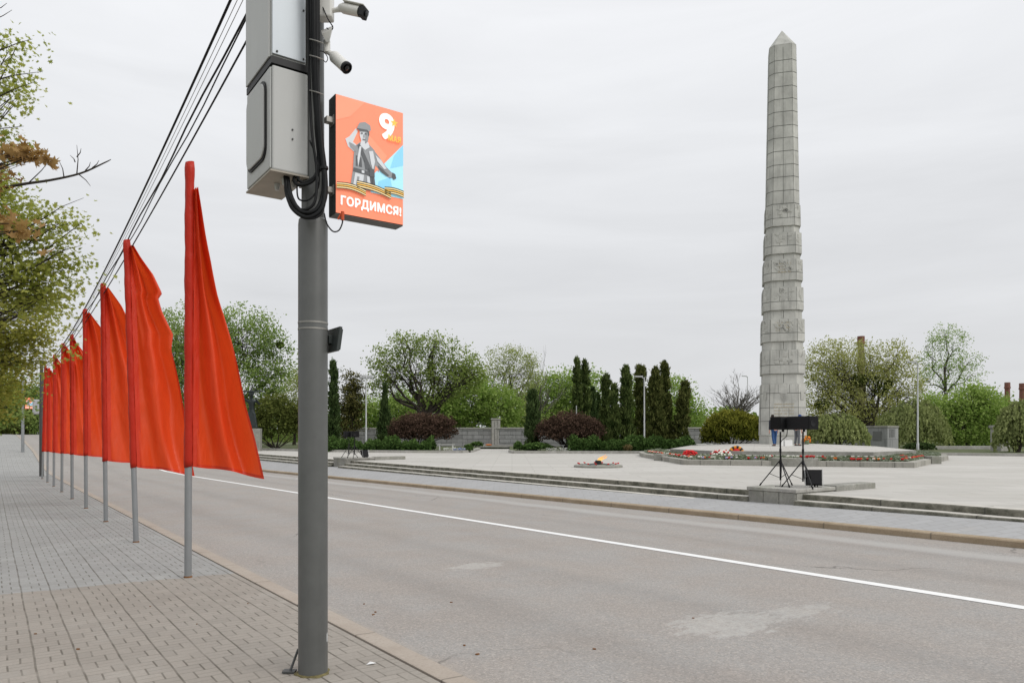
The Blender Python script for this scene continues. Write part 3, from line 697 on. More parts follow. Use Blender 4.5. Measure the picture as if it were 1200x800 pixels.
    poly('pouch', [(.47, .565), (.55, .57), (.555, .635), (.48, .64)], MT['s_g1'], 6)
    poly('buckle', [(.36, .60), (.40, .60), (.40, .622), (.36, .622)], MT['s_g3'], 6)
    # striped ribbon in three waves
    def ribbon(x0, x1, f, th):
        n = 10
        for i in range(7):
            a, b3 = i/7, (i+1)/7
            pts = [(x0+(x1-x0)*k/n, f(k/n)+th*a) for k in range(n+1)]+[(x0+(x1-x0)*k/n, f(k/n)+th*b3) for k in range(n, -1, -1)]
            mt_ = MT['s_black'] if i % 2 == 0 else (MT['s_cream'] if i != 3 else MT['s_gold'])
            poly('ribbon_stripe', pts, mt_, 7)
    ribbon(0, .42, lambda k: .745+.018*k-.02*math.sin(k*3.1), .058)
    ribbon(.29, .80, lambda k: .695+.055*k-.022*math.sin(k*2.6), .062)
    ribbon(.70, 1.0, lambda k: .700-.012*math.sin(k*3.0)+.004*k, .062)
    # nine, star and lettering
    def txt(name, body, size, cx, cy, mt_, k, bold=.0, sx=1.0, width=None):
        cu = bpy.data.curves.new(name, 'FONT'); cu.body = body; cu.size = size; cu.align_x = 'CENTER'; cu.align_y = 'CENTER'; cu.space_character = 1.06; cu.resolution_u = 4
        to = bpy.data.objects.new(name, cu); COL.objects.link(to)
        dg = bpy.context.evaluated_depsgraph_get(); me = bpy.data.meshes.new_from_object(to.evaluated_get(dg))
        bpy.data.objects.remove(to); bpy.data.curves.remove(cu)
        n0_ = len(me.vertices); co_ = np.empty(n0_*3, np.float32); me.vertices.foreach_get('co', co_); co_ = co_.reshape(-1, 3)
        if width: sx = width/(co_[:, 0].max()-co_[:, 0].min())
        pol = [tuple(q.vertices) for q in me.polygons]; V_, F_ = [], []
        for i_, (ox, oy) in enumerate([(0, 0)]+[(bold*math.cos(a_*math.pi/4), bold*math.sin(a_*math.pi/4)) for a_ in range(8)]):
            V_ += [(float(c_[0])+ox/sx, float(c_[1])+oy, i_*.00012) for c_ in co_]; F_ += [tuple(v_+i_*n0_ for v_ in f_) for f_ in pol]
        me = bpy.data.meshes.new(name); me.from_pydata(V_, [], F_)
        me.transform(Matrix.Translation(P(cx, cy, k)) @ Matrix.Rotation(math.pi/2, 4, 'X') @ Matrix.Diagonal((sx, 1, 1, 1)))
        me.materials.clear(); me.materials.append(mt_); me.name = name
        ob = bpy.data.objects.new(name, me); COL.objects.link(ob); ob.parent = fo; return ob
    txt('numeral_nine', '9', .25, .745, .175, MT['s_white'], 3, .010, 1.0)
    st_ = []
    for i in range(10):
        r = (.062, .026)[i % 2]; a = math.pi/2+i*math.pi/5
        st_.append((.855+r*math.cos(a)*1.0, .115-r*math.sin(a)*W/H))
    poly('gold_star', st_, MT['s_gold'], 5)
    txt('month_lettering', 'МАЯ', .058, .855, .262, MT['s_gold'], 7, .0016, .95, .098)
    txt('slogan_lettering', 'ГОРДИМСЯ!', .084, .515, .895, MT['s_white'], 3, .0034, .98, .468)
    for z in (.17, .665):
        m = MB(); m.box(-.05, -.001, .035, .085, z-.02, z+.02); m.box(-.004, .0, .02, .10, z-.035, z+.035); m.build('mounting_bracket', MT['grey_metal'], o, bevel=.003)
    return o
sign1 = make_sign('large lit orange poster box with a soldier and white slogan, on the foreground pole', SP(4.87, 1.965, 3.205))

# ------------------------------------------------------------------ flags
NFL = 9
def smooth_profile(pts, v):
    return float(np.interp(v, [p[0] for p in pts], [p[1] for p in pts]))
PROF1 = [(0, .015), (.08, .075), (.17, .14), (.26, .215), (.37, .29), (.44, .355), (.53, .425), (.74, .575), (.86, .70), (1, .82)]
PROF2 = [(0, .02), (.05, .14), (.12, .34), (.20, .48), (.225, .42), (.28, .47), (.38, .62), (.45, .57), (.55, .63), (.7, .72), (.85, .80), (1, .88)]
def profx(i):
    r = random.Random(i*17+3); a = r.uniform(.9, 1.1)
    return [(0, .02), (.1, .26*a), (.2, .44*a), (.3, .58*a), (.45, .70), (.6, .78+r.uniform(-.06, .06)), (.8, .90+r.uniform(-.05, .05)), (1, 1.02+r.uniform(-.05, .05))]
place = ['nearest the viewer, beside the foreground pole', 'second nearest, leaning slightly left', 'third nearest in the row', 'fourth from the viewer', 'fifth from the viewer, middle of the row',
         'sixth from the viewer', 'seventh from the viewer', 'eighth from the viewer, low at the far end', 'farthest, next to the dark pole']
tops = [190, 281, 332, 362, 392, 402, 415, 431, 428]; tpx = [222, 148, 120.5, 99.5, 84, 73.5, 64, 57, 53]
for i in range(NFL):
    s = 9.58+3.95*i; t = 1.965
    base = SP(s, t, zst(s)); bx = 600+F*base.x/base.y
    ztop = HC+(H0-tops[i])*base.y/F - base.z
    r = random.Random(40+i)
    fl = thing('flag_on_pole', 'red hanging flag on a grey pole, '+place[i], 'flag', base, STREET-math.radians(r.uniform(-12, 8) if i > 1 else 2), 'row of red flags along the pavement')
    fl.rotation_euler = (0, math.radians(0), fl.rotation_euler.z)
    lean = (tpx[i]-bx)*base.y/F
    dx, dy = lean*PX_, lean*UX
    zs0 = (1.36, 1.25)[i] if i < 2 else 1.33+r.uniform(-.05, .05)
    def ax(z): k = z/ztop; return Vector((dx*k, dy*k, z))
    m = MB(); m.tube([ax(-.03), ax(1.0), ax(ztop-.05)], .0425, 18); m.build('pole', MT['flagpole'], fl, smooth=True)
    m = MB(); m.lathe([(.052, -.005), (.05, .012), (.0435, .02)], 18); m.build('rusty_foot', MT['rust'], fl, smooth=True)
    # sleeve: slightly rippled tube of cloth around the pole
    rings = []; nz = 46
    for k in range(nz+1):
        z = zs0+(ztop-zs0)*k/nz; c = ax(z); rr = .053+.003*math.sin(z*9+i)+.002*math.sin(z*23+2*i)
        if k == nz: rr *= .9
        rings.append([c+Vector((rr*math.cos(a)*(1.05)+.004, rr*math.sin(a), .012*math.cos(a) if k in (0, nz) else 0)) for a in [2*math.pi*j/18 for j in range(18)]])
    m = MB(); m.rings(rings); m.build('sleeve', MT['sleeve'], fl, smooth='full')
    prof = PROF1 if i == 0 else PROF2 if i == 1 else profx(i)
    zt = ztop-(.33 if i == 0 else .10); nu, nv = 34, 84
    rows = []; ph = r.uniform(0, 6) if i else 2.2; nf = r.uniform(1.5, 2.1); cr0 = r.uniform(.15, .45)
    for k in range(nv+1):
        v = k/nv; wv = smooth_profile(prof, v) * (1 if i < 2 else 1+.05*math.sin(v*9+ph))
        slack = math.sqrt(max(0.0, 1.08**2-min(wv, 1.05)**2)); row = []
        for j in range(nu+1):
            q = j/nu
            fold = slack**1.3
            y = .14*fold*math.sin(2*math.pi*(nf*q-.55*v)+ph)*min(1, q*3)
            y += (.072*math.sin(2*math.pi*(1.15*q+1.1*v)+ph*1.7)+.036*math.sin(2*math.pi*(2.3*q-1.9*v)+ph))*min(1, q*2)*(.35+.65*v)
            crease = max(0.0, 1-abs(q-(.10+.55*(v-cr0)))/.10) if v > cr0 else 0.0
            y += -.045*crease**1.5*max(0.0, 1-(v-cr0)*1.7)+.012*math.sin(2*math.pi*(6*q-2.2*v)+ph)*math.exp(-4*q)
            y += .16*q*math.sin(ph+1.7*v)*v
            xx = .05+wv*q+.02*math.sin(9*v+ph)*q
            z = zt-(zt-zs0)*v - (.14*q*v*v) - .03*q*math.sin(6*q+ph)*v
            z = z - (.0 if v > 0 else 0)
            c = ax(max(z, .1)); row.append(Vector((c.x+xx, c.y+y, z)))
        rows.append(row)
    m = MB(); m.strip(rows); m.mi = [1 if (q//nu == nv-1 or q % nu == nu-1) else 0 for q in range(nu*nv)]; m.build('cloth', [MT['cloth'], MT['hem']], fl, smooth='full')
    m = MB(); rows = []
    for k in range(41):      # stitched seam strip beside the sleeve
        v = k/40; z = zt-(zt-zs0)*v; c = ax(z); wd_ = min(.075, .02+.3*v); row = []
        for q in (0, .5, 1): row.append(Vector((c.x+.045+wd_*q, c.y-.030*(1-q)-.012+.006*math.sin(z*7+i), z-.004*q)))
        rows.append(row)
    m.strip(rows); m.build('seam_strip', MT['hem'], fl, smooth='full')

# ------------------------------------------------------------------ poles further down the street, overhead cables
pole2 = street_pole('utility_pole', 'dark slim pole beyond the last red flag, carrying a grey box', 44.0, 2.07, MT['darkpole'])
b2_ = SP(44.0, 1.70, zst(44)+3.15)
t2 = thing('control_cabinet', 'pale grey box on the distant dark pole beyond the red flags', 'cabinet', b2_, STREET)
m = MB(); m.box(0, .28, 0, .5, 0, .75); m.build('body', MT['cab'], t2, bevel=.02)
m = MB(); m.box(.02, .26, -.02, -.001, .03, .72); m.build('door', MT['cab_blue'], t2, bevel=.01)
pole3 = street_pole('utility_pole', 'pale grey pole far down the street under the leaves, with a small lit poster', 65.5, 1.90, MT['flagpole'])
sg2 = copy_tree(sign1); sg2['label'] = 'tiny lit orange poster box on the far pale pole down the street'; sg2.location = SP(65.4, 2.03, zst(65.5)+3.25)
sp = {}
for i, (z1, z2, sag, r, lbl) in enumerate(((6.08, 5.22, .80, .013, 'thick black overhead cable, uppermost of the bundle above the flags'),
        (5.62, 5.10, .66, .010, 'twisted black overhead cable running in the middle of the bundle above the flags'),
        (5.52, 5.06, .64, .007, 'slim black overhead cable twisted beside the middle one above the flags'),
        (5.34, 5.00, .66, .009, 'single black overhead cable, lowest of those above the flags'),
        (5.92, 5.18, .74, .0035, 'thin pale overhead wire between the thick black cables'),
        (5.80, 5.16, .72, .0035, 'thin pale overhead wire just above the twisted black cable'))):
    pts = []; n = 46; L_ = 44-5.05
    for k in range(n+1):
        q = k/n; s = 5.05+L_*q; z = (z1-.06+ (z2-.5-z1)*q) if False else (1-q)*z1+q*(z2+zst(44)+.36)-4*sag*q*(1-q)
        tw = .012 if i in (1, 2) else 0
        pts.append(SP(s, 1.87+.18*q+tw*math.cos(k*1.3+i*math.pi), z+tw*math.sin(k*1.3+i*math.pi)))
    m = MB(); m.tube(pts, r, 6)
    tag(m.build('overhead_cable', MT['cable'] if i < 4 else MT['grey_metal'], smooth='full'), lbl, 'cable', 'overhead cables')
m = MB(); m.lathe([(.074, 5.7), (.074, 6.5), (.02, 6.53)], 20); m.build('top_extension', MT['pole'], pole1, smooth=True)
# ------------------------------------------------------------------ plinths, loudspeakers
def plinth(label, s0, s1, zt, zb_, clabel):
    o = thing('stair_plinth', label, 'plinth', SP(s0, 14.42, zb_), STREET)
    h = zt-zb_; L_ = s1-s0
    m = MB(); m.box(0, 1.55, 0, L_, -.3, h-.085); ob = m.build('body', MT['granite'], o, bevel=.012)
    n = 3
    for k in range(n):
        m = MB(); m.box(-.018, -.0015, L_*k/n+.008, L_*(k+1)/n-.008, -.2, h-.09); m.build('facing_slab', MT['granite'], o, bevel=.005)
    for k in range(2):
        m = MB(); m.box(.02+.5*k, .505+.5*k, -.018, -.0015, -.2, h-.09); m.build('facing_slab', MT['granite'], o, bevel=.005)
    m = MB(); m.box(-.035, 1.58, -.035, L_+.035, h-.083, h); m.build('cap_slab', MT['granite_pale'], o, bevel=.015)
    o2 = MB(); o2.box(0, 1.75, 0, .42, 0, zt+.03-PLZ+.02)
    ob = o2.build('coping_wall', MT['granite'], None, bevel=.02, loc=SP(s0-.06, 15.96, PLZ-.02), rz=STREET)
    tag(ob, clabel, 'low wall')
    return o
plinth('square granite plinth at the near break in the steps, under the large loudspeakers', 9.36, 10.58, .43, .02, 'low granite coping running into the plaza from the near plinth')
plinth('granite plinth at the far break in the steps, under the small distant loudspeakers', 34.35, 35.95, .47, -.1, 'low granite coping running into the plaza from the far plinth')

def stand_mesh(o, h, spread=.55, rot=0.0, hub=.62):
    m = MB(); m.tube([(0, 0, .14), (0, 0, h)], .019, 12); m.build('pole', MT['blackmetal'], o, smooth=True)
    m = MB(); m.tube([(0, 0, hub-.06), (0, 0, hub+.03)], .032, 12); m.build('hub_collar', MT['blackmetal'], o, smooth=True)
    m = MB(); m.tube([(0, 0, h*.62), (0, 0, h*.62+.09)], .026, 12); m.build('height_collar', MT['blackmetal'], o, smooth=True)
    for k in range(3):
        a = rot+k*2*math.pi/3; c, s_ = math.cos(a), math.sin(a)
        m = MB(); m.tube([(.03*c, .03*s_, hub), (spread*c, spread*s_, .012)], .013, 10); lg = m.build('leg', MT['blackmetal'], o, smooth=True)
        m = MB(); m.tube([(spread*.93*c, spread*.93*s_, .055), (spread*1.01*c, spread*1.01*s_, .003)], .018, 10); m.build('rubber_foot', MT['black'], lg, smooth=True)
        m = MB(); m.tube([(.02*c, .02*s_, .2), (spread*.52*c, spread*.52*s_, hub*.5)], .007, 6); m.build('brace', MT['blackmetal'], o, smooth=True)
def speaker_mesh(o, lx, ly, lz):
    """cabinet lying on its side: trapezoid plan, grille on the -y side, handle recess at the +x end"""
    P = [(-lx/2, -ly/2), (lx/2, -ly/2), (lx/2-.01, ly*.32), (lx*.38, ly/2), (-lx*.38, ly/2), (-lx/2+.01, ly*.32)]
    m = MB(); m.prism(P, 0, lz); m.build('cabinet', MT['black'], o, bevel=.012)
    m = MB(); m.box(-lx/2+.015, lx/2-.015, -ly/2-.012, -ly/2-.001, .015, lz-.015); m.build('grille', MT['grille'], o, bevel=.005)
    m = MB(); m.lathe([(.085, 0), (.085, .006), (.06, .004), (.055, .0015)], 18, Matrix.Translation((lx/2-.001, -.06, lz/2)) @ Matrix.Rotation(math.pi/2, 4, 'Y')); m.build('handle_ring', MT['grille'], o, smooth=True)
    m = MB(); m.tube([(0, .02, -.05), (0, .02, 0.0)], .03, 12); m.build('pole_socket', MT['blackmetal'], o)
def speaker_set(px1, px2, y1, y2, zt, zc, where, s_ang):
    for idx, (px, Yd, lab, rz_, off) in enumerate(((px1, y1, 'left', .5, .07), (px2, y2, 'right', -1.12, .0))):
        pos = Vector(((px-600)/F*Yd, Yd, zt))
        o = thing('speaker_stand', 'black tripod stand holding the %s of the two loudspeakers on the %s plinth' % (lab, where), 'tripod stand', pos, 0)
        stand_mesh(o, zc-zt-.05, .46, s_ang[idx], .58)
        q = thing('loudspeaker', 'black loudspeaker lying on the %s tripod of the %s plinth' % (lab, where), 'loudspeaker', pos+Vector((off, -.02, zc-zt)), rz_)
        speaker_mesh(q, .66, .36, .30)
speaker_set(914.5, 941, 17.05, 16.55, .43, 1.755, 'near', (2.7, -1.5))
speaker_set(409, 415.5, 36.5, 36.2, .47, 1.50, 'far', (2.7, -1.5))
def monitor(label, loc, rz, tilt):
    o = thing('floor_monitor', label, 'loudspeaker', loc, rz)
    P = [(-.19, 0), (.19, 0), (.19, .30), (-.19, .30)]
    m = MB(); m.rings([[(x, -.0+y*0.0, z) for x, y, z in ((-.19, -.06, .045), (.19, -.06, .045), (.19, .22, .03), (-.19, .22, .03))],
                       [(x, y, z) for x, y, z in ((-.19, .02, .40), (.19, .02, .40), (.19, .18, .36), (-.19, .18, .36))]]); m.build('cabinet', MT['black'], o, bevel=.012)
    m = MB(); m.rings([[(-.165, -.072, .07), (.165, -.072, .07), (.165, -.062, .07), (-.165, -.062, .07)], [(-.165, -.002, .375), (.165, -.002, .375), (.165, .008, .375), (-.165, .008, .375)]]); m.build('grille', MT['grille'], o, bevel=.004)
    for x in (-.197, .192):
        m = MB(); m.tube([(x, -.07, .02), (x, .01, .42)], .006, 8); m.build('frame_rail', MT['lamp_white'], o)
    m = MB(); m.tube([(-.06, -.03, 0.004), (-.05, -.04, .045)], .02, 8); m.tube([(.08, -.03, 0.004), (.07, -.04, .045)], .014, 8); m.tube([(-.12, -.05, .012), (.17, -.05, .012)], .007, 6); m.build('foot', MT['blackmetal'], o)
    return o
monitor('black floor monitor standing beside the right tripod on the near plinth', Vector(((953.5-600)/F*16.75, 16.75, .432)), -.12, 0)
mo = monitor('black floor monitor tilted back beside the tripods on the far plinth', Vector(((428-600)/F*36.1, 36.1, .472)), .9, 0)
m = MB(); q0 = Vector(((923-600)/F*16.9, 16.9, 1.78)); q1 = Vector(((914.8-600)/F*17.0, 17.0, 1.42))
m.tube(spline([q0, q0+Vector((-.02, 0, -.16)), (q0+q1)/2+Vector((.02, 0, -.03)), q1, q1+Vector((.01, -.03, -.5)), q1+Vector((-.02, -.02, -.98)), q1+Vector((-.16, -.1, -.985)), q1+Vector((.2, -.2, -.985))], 6), .008, 6)
tag(m.build('speaker_cable', MT['cable'], smooth='full'), 'black cable sagging between the two large loudspeakers', 'cable')

# ------------------------------------------------------------------ memorial: planter, terrace, podium, obelisk
OX, OY = 16.75, 45.0
MEM = math.radians(-18.8)
def ML(a, b_, z=0.0):   # memorial frame: a to the right, b towards the viewer
    c, s_ = math.cos(MEM), math.sin(MEM)
    return Vector((OX+a*c+b_*s_, OY+a*s_-b_*c, z))
outer = [(8.6, 1.5), (7.9, 5.3), (6.15, 10.6), (4.45, 15.8), (-4.45, 15.8), (-6.15, 10.6), (-7.9, 5.3), (-8.6, 1.5)]
def inset(pts, d_):
    o = []
    n = len(pts)
    for i, p in enumerate(pts):
        a = Vector(pts[max(i-1, 0)]); c = Vector(pts[min(i+1, n-1)]); p = Vector(p)
        if i in (0, n-1): t_ = (c-a).normalized(); nn = Vector((-t_.y, t_.x)); k = 1
        else:
            t1 = (p-a).normalized(); t2_ = (c-p).normalized(); n1_ = Vector((-t1.y, t1.x)); n2_ = Vector((-t2_.y, t2_.x)); nn = (n1_+n2_).normalized(); k = 1/max(.3, nn.dot(n1_))
        if True:
            cand = p+nn*d_*k
            if cand.length > p.length: cand = p-nn*d_*k
        o.append((cand.x, cand.y))
    return o
pl = thing('memorial_planter', 'long low granite planter wrapped around the front of the obelisk', 'planter', (OX, OY, 0), MEM)
i1 = inset(outer, .34); i2 = inset(outer, 1.55)
def loc2(p, z): return Vector((p[0], -p[1], z))
def ringpart(name, a, c, za, zc_, mt_, zlow=None):
    m = MB(); rows = []; uvs = []; acc = 0; pts_a = []; pts_c = []
    for i in range(len(a)-1):
        for k in range(8):
            q = k/8; pts_a.append(tuple(a[i][j]*(1-q)+a[i+1][j]*q for j in (0, 1))); pts_c.append(tuple(c[i][j]*(1-q)+c[i+1][j]*q for j in (0, 1)))
    pts_a.append(a[-1]); pts_c.append(c[-1])
    for i in range(len(pts_a)):
        if i: acc += math.dist(pts_a[i], pts_a[i-1])
        r_ = [loc2(pts_a[i], za), loc2(pts_c[i], zc_)]; u_ = [(acc+.01, .3), (acc+.01, .55)]
        if zlow is not None: r_ = [loc2(pts_a[i], zlow)]+r_+[loc2(pts_c[i], zlow)]; u_ = [(acc+.01, .01)]+u_+[(acc+.01, .7)]
        rows.append(r_); uvs.append(u_)
    m.strip(rows, 0, uvs); return m.build(name, mt_, pl)
ringpart('border', outer, i1, .53, .55, MT['planter'], .1)
ringpart('soil', [(x*1.0, y) for x, y in i1], i2, .52, .70, MT['soil'])
for k, side in enumerate((1, -1)):      # raised blocks where the border steps up at the sides
    q = Vector((6.05*side, -10.9, 0)); m = MB()
    M = Matrix.Translation(q) @ Matrix.Rotation(math.radians(-71.8 if side > 0 else 71.8), 4, 'Z')
    m.box(-.35, .35, -.22, .22, .1, .66, M); m.build('corner_block', MT['granite'], pl, bevel=.02)
bp_ = []
for k in range(13):
    a = math.pi*k/12; bp_.append((.98*math.cos(a), -15.55-.55*math.sin(a)))
m = MB(); m.prism(bp_+[(-.98, -14.9), (.98, -14.9)], .1, .66); m.build('front_bastion', MT['granite'], pl, bevel=.02)
inner = i2
m = MB(); m.prism([(x, -y) for x, y in inset(outer, 1.5)], .1, .69)
m.build('inner_terrace', MT['granite_pale'], pl)

pod = thing('obelisk_podium', 'broad pale granite platform under the obelisk', 'podium', (OX, OY, 0), MEM)
po = [(5.9, -4.5), (5.9, 8.2), (3.45, 12.4), (-3.45, 12.4), (-5.9, 8.2), (-5.9, -4.5)]
m = MB(); a_ = [loc2(p, .6) for p in po]; b__ = [loc2(p, .86) for p in po]; m.rings([a_, b__], cap=False); m.build('edge_stones', MT['granite'], pod)
m = MB(); top_in = [loc2((x*.33, y*.22 if y > 0 else y*.5), 1.04) for x, y in po]; n = len(po)
m.add([loc2(p, .8602) for p in po]+top_in, [(i, (i+1) % n, n+(i+1) % n, n+i) for i in range(n)]+[tuple(range(n, 2*n))])
m.build('paved_top', MT['plaza'], pod)
for i, p in enumerate(m.v): pass

# obelisk -- chamfered square plan, tapering, with carved bands
OBR = math.radians(-16.0)
ob = thing('obelisk', 'tall grey granite obelisk with carved bands and a pointed tip', 'obelisk', (OX, OY, 1.0), OBR)
KZ = 43.6/F
def zo(py): return HC+(H0-py)*KZ-1.0
def octo(wd, ch=.185):
    h_ = wd/2; c = wd*ch
    return [(-h_+c, -h_), (h_-c, -h_), (h_, -h_+c), (h_, h_-c), (h_-c, h_), (-h_+c, h_), (-h_, h_-c), (-h_, -h_+c)]
PXM = 44.9/F*.93
def oct_section(name, pxw0, py0, pxw1, py1, mt_=None, bev=.006):
    m = MB(); n0 = octo(pxw0*PXM); n1_ = octo(pxw1*PXM)
    m.rings([[Vector((x, y, zo(py0))) for x, y in n0], [Vector((x, y, zo(py1))) for x, y in n1_]])
    return m.build(name, mt_ or MT['obel'], ob, bevel=bev)
oct_section('plinth', 53, 523, 53, 510.2)
oct_section('base_block', 54.5, 510, 51.9, 449.2)
bands = [(51.7, 437, 51.2, 409.3), (50.5, 399, 49.8, 372.8), (48, 362, 47.4, 335.3), (46.4, 327, 45.5, 302.3), (44, 295, 43.2, 270.3), (41.8, 262, 40.9, 237.3)]
necks = [(49.8, 449, 49.4, 437.2), (48.8, 409, 48.2, 399.2), (46.2, 372.5, 45.4, 362.2), (44.4, 335, 43.8, 327.2), (42.2, 302, 41.6, 295.2), (40.3, 270, 39.8, 262.2)]
for q in bands: oct_section('carved_band', *q)
for q in necks: oct_section('neck', q[0]-1.5, q[1], q[2]-1.5, q[3])
oct_section('shaft', 38.9, 237, 31.8, 45.2, bev=.004)
m = MB(); n0 = octo(31.8*PXM)
m.rings([[Vector((x, y, zo(45))) for x, y in n0], [Vector((x*.02, y*.02, HC+(H0-36.5)*45/F-1.0)) for x, y in n0]]); m.build('pointed_cap', MT['obel'], ob)
# incised joints: thin dark strips let into the faces (courses, and a centre joint on the broad faces)
MT['joint'] = mat('dark_joint', (.10, .10, .092), .95, var=.15)
def face_quad(mm, width_at, fidx, f0, f1, z0, z1, proud=.004):
    """quad on face fidx of the octagon between fractions f0..f1, heights z0..z1"""
    vs = []
    for z, order in ((z0, (f0, f1)), (z1, (f1, f0))):
        o8 = octo(width_at(z)); a = Vector(o8[fidx]); c = Vector(o8[(fidx+1) % 8])
        t_ = (c-a).normalized(); nn = Vector((t_.y, -t_.x))
        for f in order: q = a+(c-a)*f+nn*proud; vs.append((q.x, q.y, z))
    mm.add(vs, [(0, 1, 2, 3)])
def wfun(w0, z0, w1, z1): return lambda z: (w0+(w1-w0)*(z-z0)/(z1-z0))*PXM
jm = MB(); ws = wfun(38.9, zo(237), 31.8, zo(45))
z = zo(236)
k = 0
while z < zo(49):
    for f in range(8):
        dz = .0 if f % 2 == 0 else .0
        face_quad(jm, ws, f, 0, 1, z, z+.035)
    z2_ = z+.80+.05*math.sin(k*2.3)
    for f in (0, 2, 4, 6):
        face_quad(jm, ws, f, .49, .51, z+.036, min(z2_, zo(46))-.001)
    z = z2_; k += 1
for w0, y0, w1, y1 in bands:
    wf = wfun(w0, zo(y0), w1, zo(y1)); zz0, zz1 = zo(y0), zo(y1); zj = zz0+(zz1-zz0)*.36
    for f in range(8): face_quad(jm, wf, f, 0, 1, zj, zj+.03)
    for f in (0, 2, 4, 6):
        for fr in (.34, .67): face_quad(jm, wf, f, fr, fr+.012, zj+.031, zz1-.02)
for w0, y0, w1, y1 in necks:
    wf = wfun(w0-1.5, zo(y0), w1-1.5, zo(y1))
    for f in (0, 2, 4, 6): face_quad(jm, wf, f, .49, .51, zo(y0)+.05, zo(y1)-.02)
wb = wfun(54.5, zo(510), 51.9, zo(449.2))
for y in (493.5, 477.5, 460.5):
    for f in range(8): face_quad(jm, wb, f, 0, 1, zo(y), zo(y)+.03)
for (ya, yb, fr) in ((509, 494, .5), (493, 478, .33), (493, 478, .67), (477, 461, .5), (460, 450, .3), (460, 450, .7)):
    for f in (0, 2, 4, 6): face_quad(jm, wb, f, fr, fr+.012, zo(ya), zo(yb))
for wf_, za_, zb2 in [(ws, zo(236), zo(46)), (wb, zo(509), zo(450))]+[(wfun(q[0], zo(q[1]), q[2], zo(q[3])), zo(q[1])+.02, zo(q[3])-.02) for q in bands]:
    for f in range(8): face_quad(jm, wf_, f, 0, .018 if f % 2 == 0 else .05, za_, zb2, .003)
jm.build('stone_joints', MT['joint'], ob)
# low relief carving on the bands: many overlapping raised slabs, chevrons and discs
MT['relief'] = mat('carved_granite', (.385, .383, .353), .9, var=.15, scale=2, bump=.3, bscale=10, stain=.1)
rr = random.Random(5); rm = MB()
for bi, (w0, y0, w1, y1) in enumerate(bands):
    wf = wfun(w0, zo(y0), w1, zo(y1)); zz0, zz1 = zo(y0), zo(y1)
    for f in range(8):
        o8 = octo(wf(zz0)); fl_ = (Vector(o8[(f+1) % 8])-Vector(o8[f])).length
        cnt = int(fl_*13) if bi % 2 == 1 or bi == 5 else int(fl_*7)
        for _ in range(cnt):
            cx = rr.uniform(.18, .82); cz = zz0+(zz1-zz0)*rr.uniform(.44, .92); sx_ = rr.uniform(.02, .09)/max(.6, fl_/1.6); sz_ = rr.uniform(.04, .22)*(zz1-zz0)*.5
            sk = rr.uniform(-.1, .1); vs = []
            for pr, kk in ((.002, 1.0), (.018, .8)):
                for a_x, a_z in ((-1, -1), (1, -1), (1, 1), (-1, 1)):
                    zz = min(max(cz+a_z*sz_*kk, zz0+.02), zz1-.02); fx = min(max(cx+a_x*sx_*kk+sk*a_z*.5, .08), .92)
                    o8 = octo(wf(zz)); a = Vector(o8[f]); c = Vector(o8[(f+1) % 8]); t_ = (c-a).normalized(); nn = Vector((t_.y, -t_.x)); q = a+(c-a)*fx+nn*pr
                    vs.append((q.x, q.y, zz))
            rm.add(vs, [(4, 5, 6, 7), (0, 1, 5, 4), (1, 2, 6, 5), (2, 3, 7, 6), (3, 0, 4, 7)])
rm.build('relief_carving', MT['relief'], ob)
em = MB(); zc_ = zo(464)        # fan emblem and shield above the inscription
for k in range(7):
    a = math.radians(-60+20*k); 
    face_quad(em, wb, 0, .5+.11*math.sin(a)-.008, .5+.11*math.sin(a)+.008, zc_-.36*math.cos(a)+.03, zc_+.16, .03)
face_quad(em, wb, 0, .38, .62, zc_+.162, zc_+.21, .035)
for f in (7, 1): face_quad(em, wb, f, .3, .7, zo(468), zo(458), .03)
em.build('fan_emblem', MT['relief'], ob)
# faded gilt inscription: short broken strokes too worn to read
gm = MB(); rr = random.Random(9)
def strokes(wf, y0, y1, n, f0, f1):
    for i in range(n):
        y = y0+(y1-y0)*i/max(1, n-1); x = f0
        while x < f1:
            l_ = rr.uniform(.006, .014)
            if rr.random() < .85: face_quad(gm, wf, 0, x, x+l_, zo(y), zo(y)+rr.uniform(.06, .10), .005)
            x += l_+rr.uniform(.004, .012)
strokes(wb, 489, 474, 5, .16, .84)
strokes(wfun(*[bands[1][0], zo(bands[1][1]), bands[1][2], zo(bands[1][3])]), 387, 378, 4, .2, .75)
strokes(wfun(*[bands[3][0], zo(bands[3][1]), bands[3][2], zo(bands[3][3])]), 318, 308, 4, .25, .8)
gm.build('worn_gilt_strokes', MT['gilt'], ob)

